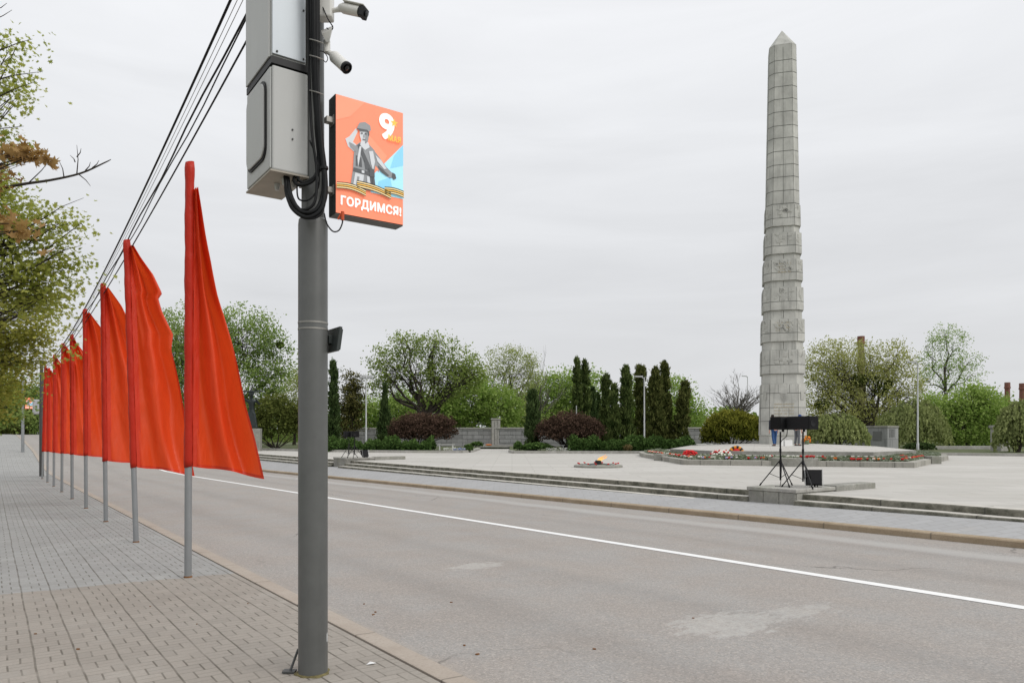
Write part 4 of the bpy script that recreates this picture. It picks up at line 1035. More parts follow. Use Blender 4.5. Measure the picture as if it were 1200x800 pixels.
# ------------------------------------------------------------------ leaf and tree helpers
QUAD = (np.array([[-.5, 0], [0, -.32], [.5, 0], [0, .32]]), [(0, 1, 2, 3)])
_ml = []
for a, r_ in ((-90, .10), (-62, .34), (-40, .62), (-14, .36), (6, .80), (34, .46), (58, .96), (78, .52), (90, 1.05), (102, .52), (122, .96), (146, .46), (174, .80), (194, .36), (220, .62), (242, .34)):
    _ml.append((.5*r_*math.cos(math.radians(a)), .5*r_*math.sin(math.radians(a))))
MAPLE = (np.array(_ml), [tuple(range(len(_ml)))])
NEEDLE = (np.array([[-.16, -.5], [.16, -.5], [.10, .35], [0, .5], [-.10, .35]]), [(0, 1, 2, 3, 4)])
def unit(n):
    v = rng.normal(size=(n, 3)); return v/np.linalg.norm(v, axis=1, keepdims=True)
def leaf_obj(name, cen, size, mt_, parent, tint, shape=QUAD, axis=None, axis_w=0.0, flat=0.0, **kw):
    """one mesh of many small leaf faces; axis biases the leaf's long direction, flat biases its normal upwards"""
    cen = np.asarray(cen, float); n = len(cen); T, fs = shape; k = len(T)
    a = unit(n)
    if axis is not None: a = a*(1-axis_w)+np.asarray(axis)*axis_w; a /= np.linalg.norm(a, axis=1, keepdims=True)
    nn = unit(n)
    if flat: nn = nn*(1-flat)+np.array([0, 0, 1.0])*flat
    b_ = np.cross(nn, a); b_ /= np.linalg.norm(b_, axis=1, keepdims=True)+1e-9
    size = np.broadcast_to(np.asarray(size, float), (n,))
    long_first = (shape is QUAD)
    e1, e2 = (a, b_) if long_first else (b_, a)
    vs = cen[:, None, :]+size[:, None, None]*(T[None, :, 0, None]*e1[:, None, :]+T[None, :, 1, None]*e2[:, None, :])
    if shape is MAPLE:      # cup the leaf a little so it is not a flat card
        vs += (np.cross(e1, e2)[:, None, :])*(size[:, None, None]*(-.9)*(T[None, :, 0, None]**2))
    me = bpy.data.meshes.new(name); nv = n*k
    me.vertices.add(nv); me.vertices.foreach_set('co', vs.reshape(-1).astype(np.float32))
    li = np.concatenate([np.array(f, np.int32) for f in fs]); nl = len(li)
    me.loops.add(n*nl); me.loops.foreach_set('vertex_index', (li[None, :]+k*np.arange(n, dtype=np.int32)[:, None]).ravel())
    cnt = np.array([len(f) for f in fs], np.int32); st_ = np.concatenate([[0], np.cumsum(cnt)[:-1]]).astype(np.int32)
    me.polygons.add(n*len(fs)); me.polygons.foreach_set('loop_start', (st_[None, :]+nl*np.arange(n, dtype=np.int32)[:, None]).ravel())
    at = me.attributes.new('tint', 'FLOAT', 'POINT'); at.data.foreach_set('value', np.repeat(np.clip(tint, 0, 1), k).astype(np.float32))
    me.materials.append(mt_); me.update(calc_edges=True); me.validate()
    o = bpy.data.objects.new(name, me); COL.objects.link(o); o.parent = parent; return o

LM = {
 'green': leafmat('leaf_green', (.13,.20,.05), (.33,.42,.14), .45),
 'oak': leafmat('leaf_oak', (.14,.195,.048), (.35,.42,.13), .45),
 'fresh': leafmat('leaf_fresh_green', (.17,.265,.058), (.40,.50,.16), .45),
 'pale': leafmat('leaf_pale_green', (.23, .265, .095), (.42, .46, .20), .4),
 'willow': leafmat('leaf_willow', (.26,.275,.09), (.47,.475,.20), .4),
 'weep': leafmat('leaf_weeping', (.155,.19,.07), (.38,.42,.18), .3),
 'olive': leafmat('leaf_olive', (.065, .085, .022), (.165, .18, .05), .3),
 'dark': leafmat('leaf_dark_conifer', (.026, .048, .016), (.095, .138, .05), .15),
 'conifer': leafmat('leaf_conifer', (.034,.058,.017), (.135,.172,.055), .15),
 'brown': leafmat('leaf_brownish_conifer', (.05, .054, .018), (.15, .138, .05), .2),
 'thuja': leafmat('leaf_olive_thuja', (.042,.058,.016), (.155,.165,.055), .2),
 'purple': leafmat('leaf_purple_barberry', (.044, .030, .022), (.155, .098, .072), .2),
 'gold': leafmat('leaf_golden_shrub', (.045,.062,.01), (.37,.35,.06), .35),
 'hedge': leafmat('leaf_juniper', (.028,.060,.016), (.14,.225,.065), .2),
 'maple': leafmat('leaf_maple', (.21,.245,.05), (.52,.52,.15), .58),
 'maple2': leafmat('leaf_maple_street', (.21,.225,.042), (.55,.52,.15), .58),
 'red': leafmat('leaf_bronze_maple', (.26,.15,.06), (.47,.32,.15), .5),
 'mist': leafmat('leaf_mistletoe', (.035, .055, .012), (.095, .12, .03), .2),
}
def in_lobe(n, c, r, shell=.55):
    d_ = unit(n); q = rng.random(n)**(1/3); q = shell+(1-shell)*q if False else q**shell
    return np.asarray(c)+d_*q[:, None]*np.asarray(r)
def branch_path(a, c, n=5, jit=.12, lift=.15):
    a = Vector(a); c = Vector(c); L_ = (c-a).length; P = []
    for i in range(n+1):
        q = i/n; p = a.lerp(c, q); j = jit*L_*math.sin(math.pi*q)
        p += Vector((random.uniform(-1, 1)*j, random.uniform(-1, 1)*j, random.uniform(-.4, 1)*j+lift*L_*q*(1-q))); P.append(p)
    return P
def tree(name, label, cat, px, Y, lobes, mt_, clumps, per, csz, lsz, bark='bark', trunk_px=None, fork=None, tr=.28, limbs=2, twigs=1.0, group=None, depth=.8, shape=QUAD, flat=0.0,
         mist=(), base_z=.35, sparse=0.0, lean=0.0, axis=None, axis_w=0.0, crown='crown'):
    """lobes: (px, py, rx, ry) outline of the crown's boughs at distance Y"""
    per = int(per*1.75); lsz *= .88
    tp = px if trunk_px is None else trunk_px
    base = Vector(((tp-600)/F*Y, Y, base_z)); o = thing(name, label, cat, base, 0, group)
    LC = []
    for i, (lx, ly, rx, ry) in enumerate(lobes):
        c = AT(lx, ly, Y)-base; c.y += random.uniform(-.35, .35)*rx/F*Y*(depth if i else 0); LC.append((np.array(c), np.array((rx/F*Y, rx/F*Y*depth, ry/F*Y))))
    area = np.array([l[1][0]*l[1][2] for l in LC]); area /= area.sum()
    zmin = min(c[2]-r[2] for c, r in LC); fz = (zmin+.25*(max(c[2] for c, r in LC)-zmin)) if fork is None else fork
    fz = max(fz, .6); tm = MB(); fk = Vector((lean, 0, fz))
    tm.tube(branch_path((0, 0, -.1), fk, 4, .03, 0), [tr*1.25, tr, tr*.9, tr*.8, tr*.7], 9)
    tw = MB(); C_, T_ = [], []
    for (c, r), a in zip(LC, area):
        n = max(4, int(clumps*a)); cc = in_lobe(n, c, r, .62)
        for _ in range(limbs):
            e_ = c+rng.normal(size=3)*r*.25; P = branch_path(fk*random.uniform(.75, 1), e_, 5, .10, .12)
            tm.tube(P, [tr*.5*(1-i*.15) for i in range(6)], 6)
            for p in cc[rng.random(n) < .34*twigs]:
                q = branch_path(P[random.randint(2, 5)], p, 3, .1, .05); tw.tube(q, [tr*.085, tr*.065, tr*.045, tr*.02], 4, cap=False)
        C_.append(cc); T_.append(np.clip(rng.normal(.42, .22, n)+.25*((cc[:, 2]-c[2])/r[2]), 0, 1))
    tk = tm.build('trunk', MT[bark], o, smooth=True)
    if tw.v: tw.build('twigs', MT[bark], tk, smooth=True)
    cc = np.concatenate(C_); tt = np.concatenate(T_); n = len(cc)
    cs = csz*rng.uniform(.6, 1.4, n)
    cen = np.repeat(cc, per, 0)+rng.normal(size=(n*per, 3))*np.repeat(cs, per)[:, None]*np.array([1, 1, .7])
    tint = np.repeat(tt, per)+rng.normal(0, .16, n*per)
    ax_ = None
    if axis is not None: ax_ = np.broadcast_to(np.array(axis), cen.shape)
    leaf_obj(crown, cen, lsz*rng.uniform(.6, 1.35, n*per), mt_, o, tint, shape, ax_, axis_w, flat)
    for (mx_, my_, mr_) in mist:
        c = np.array(AT(mx_, my_, Y)-base)+np.array([0, -.5, 0]); r_ = mr_/F*Y
        leaf_obj('mistletoe_ball', in_lobe(900, c, (r_, r_, r_*.85), .7), lsz*.8, LM['mist'], o, rng.random(900))
    return o
def column(label, px, top, bottom, hw, Y, mt_='conifer', n=5200, group='columnar thuja trees in the planted beds', cone=.55, lean=0.0, twin=False, lsz=.23):
    zb_ = .40; base = Vector(((px-600)/F*Y, Y, zb_)); o = thing('columnar_thuja', label, 'tree', base, 0, group)
    Ht = AT(px, top, Y).z-zb_; R = hw/F*Y
    m = MB(); m.tube([(0, 0, -.1), (lean*.4, 0, Ht*.5), (lean, 0, Ht*.9)], [.16, .10, .03], 8); m.build('trunk', MT['bark'], o, smooth=True)
    P_ = lambda h: (1-cone*.85*h)*np.sqrt(np.clip((1-h)/.10, .0, 1))*np.clip(.82+h*1.6, 0, 1)
    nk = int(40+Ht*R*18); kh = rng.random(nk)**.9; kt = rng.random(nk)*2*math.pi; kr = R*P_(kh)*rng.uniform(.58, .92, nk)*(1.10-.22*kh)
    kc = np.stack([kr*np.cos(kt), kr*np.sin(kt), kh*Ht*.985], 1); ks = rng.uniform(.085, .15, nk)*min(1.0, R/.6)*(.7+.3*(1-kh)); ktn = rng.normal(.45, .20, nk)
    pick = rng.integers(0, nk, n); off = rng.normal(size=(n, 3))*ks[pick][:, None]*np.array([1, 1, 1.35])
    cen = kc[pick]+off; hh_ = np.clip(cen[:, 2]/Ht, 0, 1); cen[:, 2] = np.clip(cen[:, 2], .03, Ht*1.01); cen[:, 0] += lean*hh_
    th = np.arctan2(cen[:, 1], cen[:, 0]-lean*hh_); rdir = np.stack([np.cos(th)*.5, np.sin(th)*.5, np.full(n, .95)], 1)
    out_ = np.einsum('ij,ij->i', off, rdir)/(ks[pick]*1.2)
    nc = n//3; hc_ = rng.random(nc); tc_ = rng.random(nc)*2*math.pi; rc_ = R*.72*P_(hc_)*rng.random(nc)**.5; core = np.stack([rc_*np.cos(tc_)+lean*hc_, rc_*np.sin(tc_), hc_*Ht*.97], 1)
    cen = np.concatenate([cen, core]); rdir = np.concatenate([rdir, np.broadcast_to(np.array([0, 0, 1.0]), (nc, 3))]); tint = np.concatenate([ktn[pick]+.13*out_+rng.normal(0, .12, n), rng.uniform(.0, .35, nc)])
    leaf_obj('crown', cen, lsz*rng.uniform(.6, 1.4, len(cen)), LM[mt_], o, tint, NEEDLE, rdir, .62)
    return o
def shrub(name, label, cat, lobes, Y, mt_, n, lsz, group=None, shape=QUAD, axis_w=.35, base_z=.38, stems=5, up=.5, rag=.10):
    c0 = lobes[0]; base = Vector(((c0[0]-600)/F*Y, Y, base_z)); o = thing(name, label, cat, base, 0, group)
    cen, tint, ax = [], [], []
    ar = np.array([l[2]*l[3] for l in lobes], float); ar /= ar.sum()
    m = MB()
    for (lx, ly, rx, ry), a in zip(lobes, ar):
        k = int(n*a); c = np.array(AT(lx, ly, Y)-base); r = np.array((rx, rx*.85, ry))/F*Y
        d_ = unit(k); d_[:, 2] = np.where(d_[:, 2] < -.35, -d_[:, 2], d_[:, 2])
        th = np.arctan2(d_[:, 1], d_[:, 0]); bl = 1+rag*np.sin(5*th+8*d_[:, 2])+rag*np.sin(11*th-13*d_[:, 2]+lx)+rag*.7*np.sin(23*d_[:, 2]+19*th)
        q = (rng.random(k)**.28)*bl
        p = c+d_*q[:, None]*r; p[:, 2] = np.maximum(p[:, 2], .02); cen.append(p)
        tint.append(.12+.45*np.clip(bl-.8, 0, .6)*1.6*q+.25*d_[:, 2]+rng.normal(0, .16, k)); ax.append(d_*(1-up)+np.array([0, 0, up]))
        for _ in range(stems): m.tube(branch_path((random.uniform(-.15, .15), random.uniform(-.1, .1), -.1), c+rng.normal(size=3)*r*.35, 3, .1, .1), [.05, .04, .03, .015], 5)
    m.build('stems', MT['bark'], o, smooth=True)
    leaf_obj('foliage', np.concatenate(cen), lsz*rng.uniform(.6, 1.4, sum(len(c) for c in cen)), mt_, o, np.concatenate(tint), shape, np.concatenate(ax), axis_w)
    return o
def weeping(name, label, lobes, Y, mt_, strands, group=None, base_z=.38, lsz=.17, trunk_px=None, per=26):
    c0 = lobes[0]; tp = trunk_px or c0[0]; base = Vector(((tp-600)/F*Y, Y, base_z)); o = thing(name, label, 'tree', base, 0, group)
    m = MB(); cen, tint = [], []
    ar = np.array([l[2]*l[3] for l in lobes], float); ar /= ar.sum()
    for (lx, ly, rx, ry), a in zip(lobes, ar):
        c = np.array(AT(lx, ly, Y)-base); r = np.array((rx, rx*.9, ry))/F*Y
        top = c+np.array([0, 0, r[2]*.75]); P = branch_path((0, 0, -.1), top, 5, .06, .1); m.tube(P, [.17, .15, .12, .10, .07, .04], 7)
        for _ in range(int(strands*a)):
            th = random.uniform(0, 2*math.pi); q = math.sqrt(random.random()); x, y = q*math.cos(th), q*math.sin(th)
            z1 = math.sqrt(max(0, 1-q*q)); st0 = c+r*np.array([x*.9, y*.9, z1*random.uniform(.75, 1)]); ln = r[2]*random.uniform(.5, 1.5)
            if random.random() < .10: m.tube([top.tolist(), ((top+st0)/2+np.array([0, 0, .2])).tolist(), st0.tolist()], [.03, .02, .01], 4)
            f = np.sort(rng.random(per)); p = st0+np.stack([x*.28*r[0]*f, y*.28*r[1]*f, -ln*f**1.15], 1)+rng.normal(0, .055, (per, 3)); p[:, 2] = np.maximum(p[:, 2], .03)
            cen.append(p); tint.append(np.full(per, random.gauss(.5, .24))+rng.normal(0, .1, per))
    m.build('trunk', MT['bark'], o, smooth=True)
    cen = np.concatenate(cen); leaf_obj('crown', cen, lsz*rng.uniform(.6, 1.4, len(cen)), mt_, o, np.concatenate(tint), QUAD, np.broadcast_to(np.array([0, 0, -1.0]), cen.shape), .7)
    return o
def bare_tree(label, px, Y, top, half, bark='bark_pale', fork_py=490, n1=9, bz=.35, r0=.2):
    base = Vector(((px-600)/F*Y, Y, bz)); o = thing('bare_tree', label, 'tree', base)
    Ht = AT(px, top, Y).z-bz; R = half/F*Y; m = MB(); tw = MB()
    def grow(a, d_, ln, r_, lv):
        e_ = a+d_*ln; mid = (a+e_)/2+Vector((random.uniform(-1, 1), random.uniform(-1, 1), random.uniform(-.3, .8)))*ln*.08
        (m if lv < 2 else tw).tube([a, mid, e_], [r_, r_*.8, r_*.55], 6 if lv < 2 else 4, cap=False)
        if lv >= 4: return
        for _ in range(3 if lv else n1):
            q = random.uniform(.35, 1) if lv else random.uniform(.45, 1)
            nd = (d_*1.0+Vector((random.uniform(-1, 1)*(R/Ht*1.9+.25), random.uniform(-.7, .7), random.uniform(-.05, .55)))).normalized()
            st0 = a.lerp(e_, q); grow(st0, nd, ln*random.uniform(.45, .72) if lv else Ht*random.uniform(.22, .34), r_*.5 if lv else r_*.45, lv+1)
    grow(Vector((0, 0, -.1)), Vector((0, 0, 1)), Ht*.42, r0, 0)
    tk = m.build('trunk', MT[bark], o, smooth=True); tw.build('twigs', MT[bark], tk, smooth=True); return o

# ------------------------------------------------------------------ background trees, left to right
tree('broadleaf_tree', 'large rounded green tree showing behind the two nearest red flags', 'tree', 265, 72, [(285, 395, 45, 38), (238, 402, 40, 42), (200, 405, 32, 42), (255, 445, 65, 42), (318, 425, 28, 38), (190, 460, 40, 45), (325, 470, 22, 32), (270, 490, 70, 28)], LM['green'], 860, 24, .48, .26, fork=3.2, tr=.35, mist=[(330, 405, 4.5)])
tree('broadleaf_tree', 'pale green tree half hidden by the foreground pole', 'tree', 345, 84, [(345, 470, 22, 40), (330, 500, 30, 20), (362, 480, 18, 32)], LM['pale'], 160, 30, .5, .28, tr=.2)
shrub('yew_bush', 'broad dark olive yew bush beside the dark statue, left of the foreground pole', 'bush', [(324, 495, 30, 34), (300, 505, 22, 24), (345, 500, 20, 28), (270, 508, 25, 20)], 62, LM['olive'], 9000, .22, stems=3, rag=.07)
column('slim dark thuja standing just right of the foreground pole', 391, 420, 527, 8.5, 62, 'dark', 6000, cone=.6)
tree('larch_tree', 'brownish loose conifer between the slim thuja and a tall white lamp', 'tree', 412, 70, [(412, 446, 9, 14), (408, 470, 14, 22), (416, 465, 12, 20), (410, 495, 16, 22)], LM['brown'], 170, 26, .33, .22, tr=.16, fork=2.5)
column('dark broad-based conifer in front of the spreading oak', 451, 449, 512, 13, 66, 'dark', 5200, cone=1.25)
tree('broadleaf_tree', 'bright green low tree behind the tall white lamp', 'tree', 440, 86, [(430, 488, 18, 22), (460, 490, 30, 24), (480, 478, 20, 24)], LM['fresh'], 230, 30, .5, .3, tr=.18)
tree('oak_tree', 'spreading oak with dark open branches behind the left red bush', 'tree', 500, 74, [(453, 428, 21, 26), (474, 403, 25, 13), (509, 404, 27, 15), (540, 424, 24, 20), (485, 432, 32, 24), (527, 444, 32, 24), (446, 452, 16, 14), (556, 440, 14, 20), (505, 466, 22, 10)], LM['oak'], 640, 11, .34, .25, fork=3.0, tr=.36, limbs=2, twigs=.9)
tree('broadleaf_tree', 'bright green bushy tree between the oak and the pale tall tree', 'tree', 555, 84, [(552, 470, 34, 32), (520, 485, 30, 22), (585, 480, 24, 26)], LM['fresh'], 380, 32, .55, .32, tr=.2)
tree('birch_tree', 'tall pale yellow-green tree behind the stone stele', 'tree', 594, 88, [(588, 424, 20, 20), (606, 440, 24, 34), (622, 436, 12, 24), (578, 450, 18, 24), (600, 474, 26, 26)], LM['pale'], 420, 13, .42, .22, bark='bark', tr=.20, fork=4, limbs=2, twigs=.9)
bare_tree('leafless grey tree rising between the pale tall tree and the thuja pair', 630, 95, 412, 26)
tree('broadleaf_tree', 'soft green wide tree behind the right red bush', 'tree', 645, 98, [(640, 465, 26, 26), (662, 462, 20, 28), (686, 458, 22, 26), (616, 488, 24, 22), (650, 492, 40, 18)], LM['fresh'], 420, 30, .6, .34, tr=.22)
column('single dark thuja standing left of the right red bush', 624, 457, 527, 8.8, 55, 'dark', 6500, cone=.32)
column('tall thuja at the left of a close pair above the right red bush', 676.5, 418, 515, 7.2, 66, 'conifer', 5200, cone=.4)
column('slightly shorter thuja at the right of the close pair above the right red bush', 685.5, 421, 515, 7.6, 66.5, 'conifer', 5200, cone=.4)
column('small half-hidden thuja just right of the close tall pair', 694.5, 452, 515, 6, 68, 'dark', 3600, cone=.5)
column('smallest thuja tucked between the tall pair and the next group', 701, 460, 515, 5.5, 69, 'dark', 3400, cone=.5)
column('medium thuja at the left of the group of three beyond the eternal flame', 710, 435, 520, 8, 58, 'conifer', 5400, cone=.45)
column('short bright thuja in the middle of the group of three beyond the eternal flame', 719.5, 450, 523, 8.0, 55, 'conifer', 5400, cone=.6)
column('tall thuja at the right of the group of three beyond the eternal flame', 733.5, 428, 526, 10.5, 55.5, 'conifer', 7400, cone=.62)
column('olive thuja partly hidden by the thin lamp left of the broad thuja', 750.5, 426, 510, 9.5, 62, 'thuja', 5600, cone=.25)
column('broadest olive green thuja, right of the thin lamp', 768, 430, 518, 13, 58, 'thuja', 9000, cone=.62)
column('tall olive thuja crowding the right flank of the broadest one', 779, 423, 518, 11, 59.5, 'thuja', 7000, cone=.68)
column('short ragged thuja leaning right, last before the golden shrub', 796, 446, 518, 11, 59, 'thuja', 6000, cone=.55, lean=.5)
tree('broadleaf_tree', 'fresh green tree showing through the gaps between the thujas', 'tree', 745, 92, [(745, 478, 16, 32), (790, 474, 18, 34), (812, 482, 16, 22), (770, 490, 50, 18)], LM['fresh'], 330, 30, .55, .32, tr=.2)
bare_tree('leafless branching tree behind the golden shrub, left of the obelisk', 862, 82, 425, 48, 'bark_pale', n1=24, r0=.17)
shrub('golden_shrub', 'rounded golden green shrub beside the foot of the obelisk', 'bush', [(857, 506, 33, 25), (838, 512, 17, 18), (880, 508, 15, 22)], 54, LM['gold'], 14000, .24, up=.75, axis_w=.55, shape=NEEDLE, rag=.06)
shrub('barberry_bush', 'wide red-brown bush left of the stone stele', 'bush', [(490, 502, 32, 18), (515, 503, 22, 17), (472, 507, 18, 14), (495, 510, 36, 14)], 57, LM['purple'], 15000, .15, 'red-brown bushes', stems=9, up=.4, rag=.08)
shrub('barberry_bush', 'wide red-brown bush right of the stone stele, under the thuja pair', 'bush', [(667, 503, 33, 20), (690, 505, 19, 15), (645, 507, 18, 14), (668, 511, 38, 13)], 54, LM['purple'], 15000, .15, 'red-brown bushes', stems=9, up=.4, rag=.08)
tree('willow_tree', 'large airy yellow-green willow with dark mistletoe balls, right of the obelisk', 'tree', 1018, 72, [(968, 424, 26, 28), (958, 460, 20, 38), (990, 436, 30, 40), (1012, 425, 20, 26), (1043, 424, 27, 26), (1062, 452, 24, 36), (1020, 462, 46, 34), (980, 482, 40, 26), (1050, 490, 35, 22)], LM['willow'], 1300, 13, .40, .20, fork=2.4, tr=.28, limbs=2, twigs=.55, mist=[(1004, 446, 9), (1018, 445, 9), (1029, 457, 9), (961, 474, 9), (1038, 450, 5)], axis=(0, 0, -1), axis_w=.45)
weeping('weeping_tree', 'low weeping willow bush hanging over the wall beside the obelisk podium', [(980, 503, 33, 20), (962, 508, 18, 18), (1000, 507, 16, 16)], 50, LM['weep'], 520, lsz=.17)
weeping('weeping_tree', 'pale soft weeping willow behind the tall lamp on the right', [(1072, 496, 34, 32), (1050, 503, 24, 26), (1092, 504, 20, 26)], 62, LM['weep'], 620, lsz=.18)
tree('poplar_tree', 'tall thinly leafed tree rising highest on the right', 'tree', 1108, 84, [(1104, 392, 15, 14), (1092, 414, 14, 20), (1118, 404, 14, 20), (1132, 424, 20, 12), (1106, 436, 24, 18), (1138, 440, 16, 9), (1082, 440, 10, 14), (1110, 462, 30, 16)], LM['fresh'], 260, 14, .36, .20, fork=7.5, tr=.20, limbs=1, twigs=1.5)
tree('broadleaf_tree', 'dense bright green tree right of the second lamp', 'tree', 1130, 66, [(1135, 478, 24, 28), (1154, 474, 18, 20), (1122, 500, 26, 30), (1155, 500, 30, 30), (1092, 486, 16, 24)], LM['fresh'], 620, 20, .40, .24, tr=.2, fork=1.8)
tree('broadleaf_tree', 'green tree behind the weeping willow at the right edge', 'tree', 1185, 74, [(1174, 485, 16, 18), (1205, 490, 22, 20), (1262, 478, 40, 36), (1190, 502, 30, 20)], LM['green'], 380, 32, .5, .3, tr=.22)
weeping('weeping_tree', 'weeping willow hanging at the right edge of the picture', [(1192, 498, 22, 28), (1206, 492, 20, 26), (1178, 510, 10, 18)], 50, LM['weep'], 520, lsz=.18)
# the wood that closes the view at the end of the park
n = 26000
xs = rng.uniform(-70, 150, n); ys = rng.uniform(112, 128, n); hz = 4.3+1.2*np.sin(xs*.21)+.9*np.sin(xs*.57+1)
zz = rng.random(n)*hz+.2
leaf_obj('distant_wood', np.stack([xs, ys, zz], 1), rng.uniform(.5, 1.0, n), LM['green'], None, .3+.25*np.sin(xs*.6)+rng.normal(0, .18, n))
tag(bpy.data.objects[-1] if False else [o for o in COL.objects if o.name.startswith('distant_wood')][0], 'low far-off belt of green woodland behind the park trees', 'woodland', kind='stuff')

# juniper hedges in the beds
def hedge(label, px0, px1, Y0, Y1, py_top, mt_='hedge', n=9000, wd=1.9):
    a = Vector(((px0-600)/F*Y0, Y0, .4)); c = Vector(((px1-600)/F*Y1, Y1, .4)); o = thing('juniper_hedge', label, 'hedge', a)
    L_ = c-a; q = rng.random(n); w_ = rng.uniform(-1, 1, n)*wd/2
    hh = (AT(px0, py_top, Y0).z-.4)*(.70+.20*np.sin(q*L_.length*1.7+w_)+.20*np.sin(q*L_.length*4.1+1+2*w_)+.12*np.sin(q*L_.length*9+3*w_))
    nn = Vector((-L_.y, L_.x, 0)).normalized(); z = hh*np.sqrt(np.maximum(0, 1-(w_/(wd/2))**2*.8))*(rng.random(n)**.35)
    cen = np.stack([L_.x*q+nn.x*w_, L_.y*q+nn.y*w_, np.maximum(z, .02)], 1)
    ax = np.stack([rng.normal(0, .6, n)+.3, rng.normal(0, .5, n)-.3, np.full(n, .55)], 1); ax /= np.linalg.norm(ax, axis=1, keepdims=True)
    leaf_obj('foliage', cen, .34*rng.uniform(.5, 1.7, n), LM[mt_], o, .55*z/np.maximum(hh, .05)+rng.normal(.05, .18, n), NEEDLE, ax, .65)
    m = MB()
    for k in range(14):
        p = L_*(k+.5)/14; m.tube([p+Vector((0, 0, -.05)), p+nn*random.uniform(-.5, .5)+Vector((random.uniform(-.3, .3), 0, .4))], [.035, .015], 5)
    m.build('stems', MT['bark'], o); return o
hedge('long dark juniper hedge between the foreground pole and the left red bush', 388, 506, 55, 54, 512.5, n=13000)
hedge('dark juniper hedge under the three thujas beyond the eternal flame', 668, 745, 52.2, 52.2, 512, n=11000)
hedge('feathery juniper hedge at the foot of the broad olive thuja', 745, 808, 52.5, 54, 512.5, n=9000)
shrub('low_juniper', 'small clipped green bush at the corner of the left bed by the path', 'bush', [(549, 525.5, 5, 5)], 53, LM['hedge'], 900, .14, stems=2)
shrub('low_juniper', 'small green bush against the stone wall left of the stele', 'bush', [(559, 521, 7, 3.5)], 70, LM['hedge'], 900, .16, stems=2)
shrub('low_juniper', 'small green bush at the left end of the right bed by the path', 'bush', [(607, 523.5, 5, 6)], 53, LM['hedge'], 1000, .15, stems=2)
shrub('low_juniper', 'dark low juniper around the foot of the single thuja', 'bush', [(630, 524, 16, 5), (617, 525, 8, 4)], 52.8, LM['hedge'], 2600, .18, stems=2)
shrub('low_juniper', 'dark low shrub under the tall lamp on the right', 'bush', [(1078, 524, 16, 5)], 58, LM['dark'], 2600, .18, stems=2)
shrub('dry_grass_tuft', 'tuft of pale dry grass at the edge of the bed beyond the eternal flame', 'grass tuft', [(735, 526, 5, 4)], 51.3, leafmat('leaf_dry_straw', (.20, .15, .07), (.34, .28, .15), .3), 420, .26, stems=1, shape=NEEDLE, axis_w=.8)
# pale small flowers edging the beds
def bedflowers(name, label, px0, px1, Y, n, mt_, z=.5):
    q = rng.random(n); X = ((px0+(px1-px0)*q)-600)/F*Y
    o = leaf_obj(name, np.stack([X, Y+rng.uniform(-.35, .35, n), z+rng.uniform(-.05, .18, n)], 1), .13, mt_, None, rng.random(n)); return tag(o, label, 'flowers', kind='stuff')
lw = leafmat('leaf_white_bloom', (.40, .40, .38), (.62, .62, .60), .2); lb = leafmat('leaf_blue_bloom', (.10, .13, .32), (.30, .34, .52), .2)
bedflowers('white_flowers', 'scattered white flowers along the edge of the left bed by the path', 520, 545, 52.2, 150, lw)
bedflowers('blue_flowers', 'small blue flowers along the edge of the left bed by the path', 530, 546, 52.0, 60, lb)
bedflowers('pale_flowers', 'white flowers under the right red bush', 640, 668, 51.6, 150, lw)

# ------------------------------------------------------------------ wall, stele, pavilion, benches, lamps, chimneys, statue
def wallrun(label, px0, px1, Y0, Y1, top0, name='stone_wall'):
    a = Vector(((px0-600)/F*Y0, Y0, 0)); c = Vector(((px1-600)/F*Y1, Y1, 0)); L_ = (c-a).length; h_ = AT(px0, top0, Y0).z
    o = thing(name, label, 'wall', a, math.atan2(c.y-a.y, c.x-a.x))
    m = MB(); m.strip([[(0, 0, .2), (0, 0, h_-.16), (0, .5, h_-.16), (0, .5, .2)], [(L_, 0, .2), (L_, 0, h_-.16), (L_, .5, h_-.16), (L_, .5, .2)]], 0, [[(0.01, .2), (0.01, h_), (0.01, h_+.5), (.01, h_*2)], [(L_, .2), (L_, h_), (L_, h_+.5), (L_, h_*2)]])
    m.add([(0, 0, .2), (0, .5, .2), (0, .5, h_-.16), (0, 0, h_-.16)], [(0, 1, 2, 3)]); m.add([(L_, 0, .2), (L_, .5, .2), (L_, .5, h_-.16), (L_, 0, h_-.16)], [(3, 2, 1, 0)])
    m.build('blockwork', MT['wall'], o)
    m = MB(); m.box(-.05, L_+.05, -.07, .57, h_-.158, h_); m.build('coping', MT['granite_pale'], o, bevel=.02)
    return o
wallrun('rough grey stone wall behind the stele and the bushes', 385, 890, 76, 70, 501)
wallrun('low grey stone wall beside the square block pavilion on the right', 950, 1021, 60, 57.5, 502)
m = MB(); m.box(0, 3.6, 0, 1.2, -.1, .16)
tag(m.build('stele_step', MT['granite_pale'], None, bevel=.02, loc=Vector(((562-600)/F*73, 73.2, .4)), rz=0), 'low pale step in front of the stone wall at the end of the path', 'step')
sv = thing('stone_stele', 'slim upright stone stele against the rough wall', 'stele', AT(581, 521, 73.6)*1.0, .0)
sv.location.z = .5
m = MB(); m.box(-.45, .45, -.02, .45, 0, 2.62); m.build('shaft', MT['granite_pale'], sv, bevel=.02)
for x in (-.40, -.12, .16):
    m = MB(); m.box(x, x+.24, -.09, -.022, .08, 2.5); m.build('fluted_rib', MT['granite_pale'], sv, bevel=.02)
m = MB(); m.box(-.5, .5, -.10, .5, 2.622, 2.75); m.build('cap', MT['granite_pale'], sv, bevel=.02)
m = MB(); m.ball((-.7, -.9, .08), .35, .25, .08, 10, 4); m.build('wreath', MT['orange_petal'], None, loc=sv.location); 
tag([o for o in COL.objects if o.name == 'wreath'][0], 'flat yellow orange wreath lying before the stele', 'wreath')
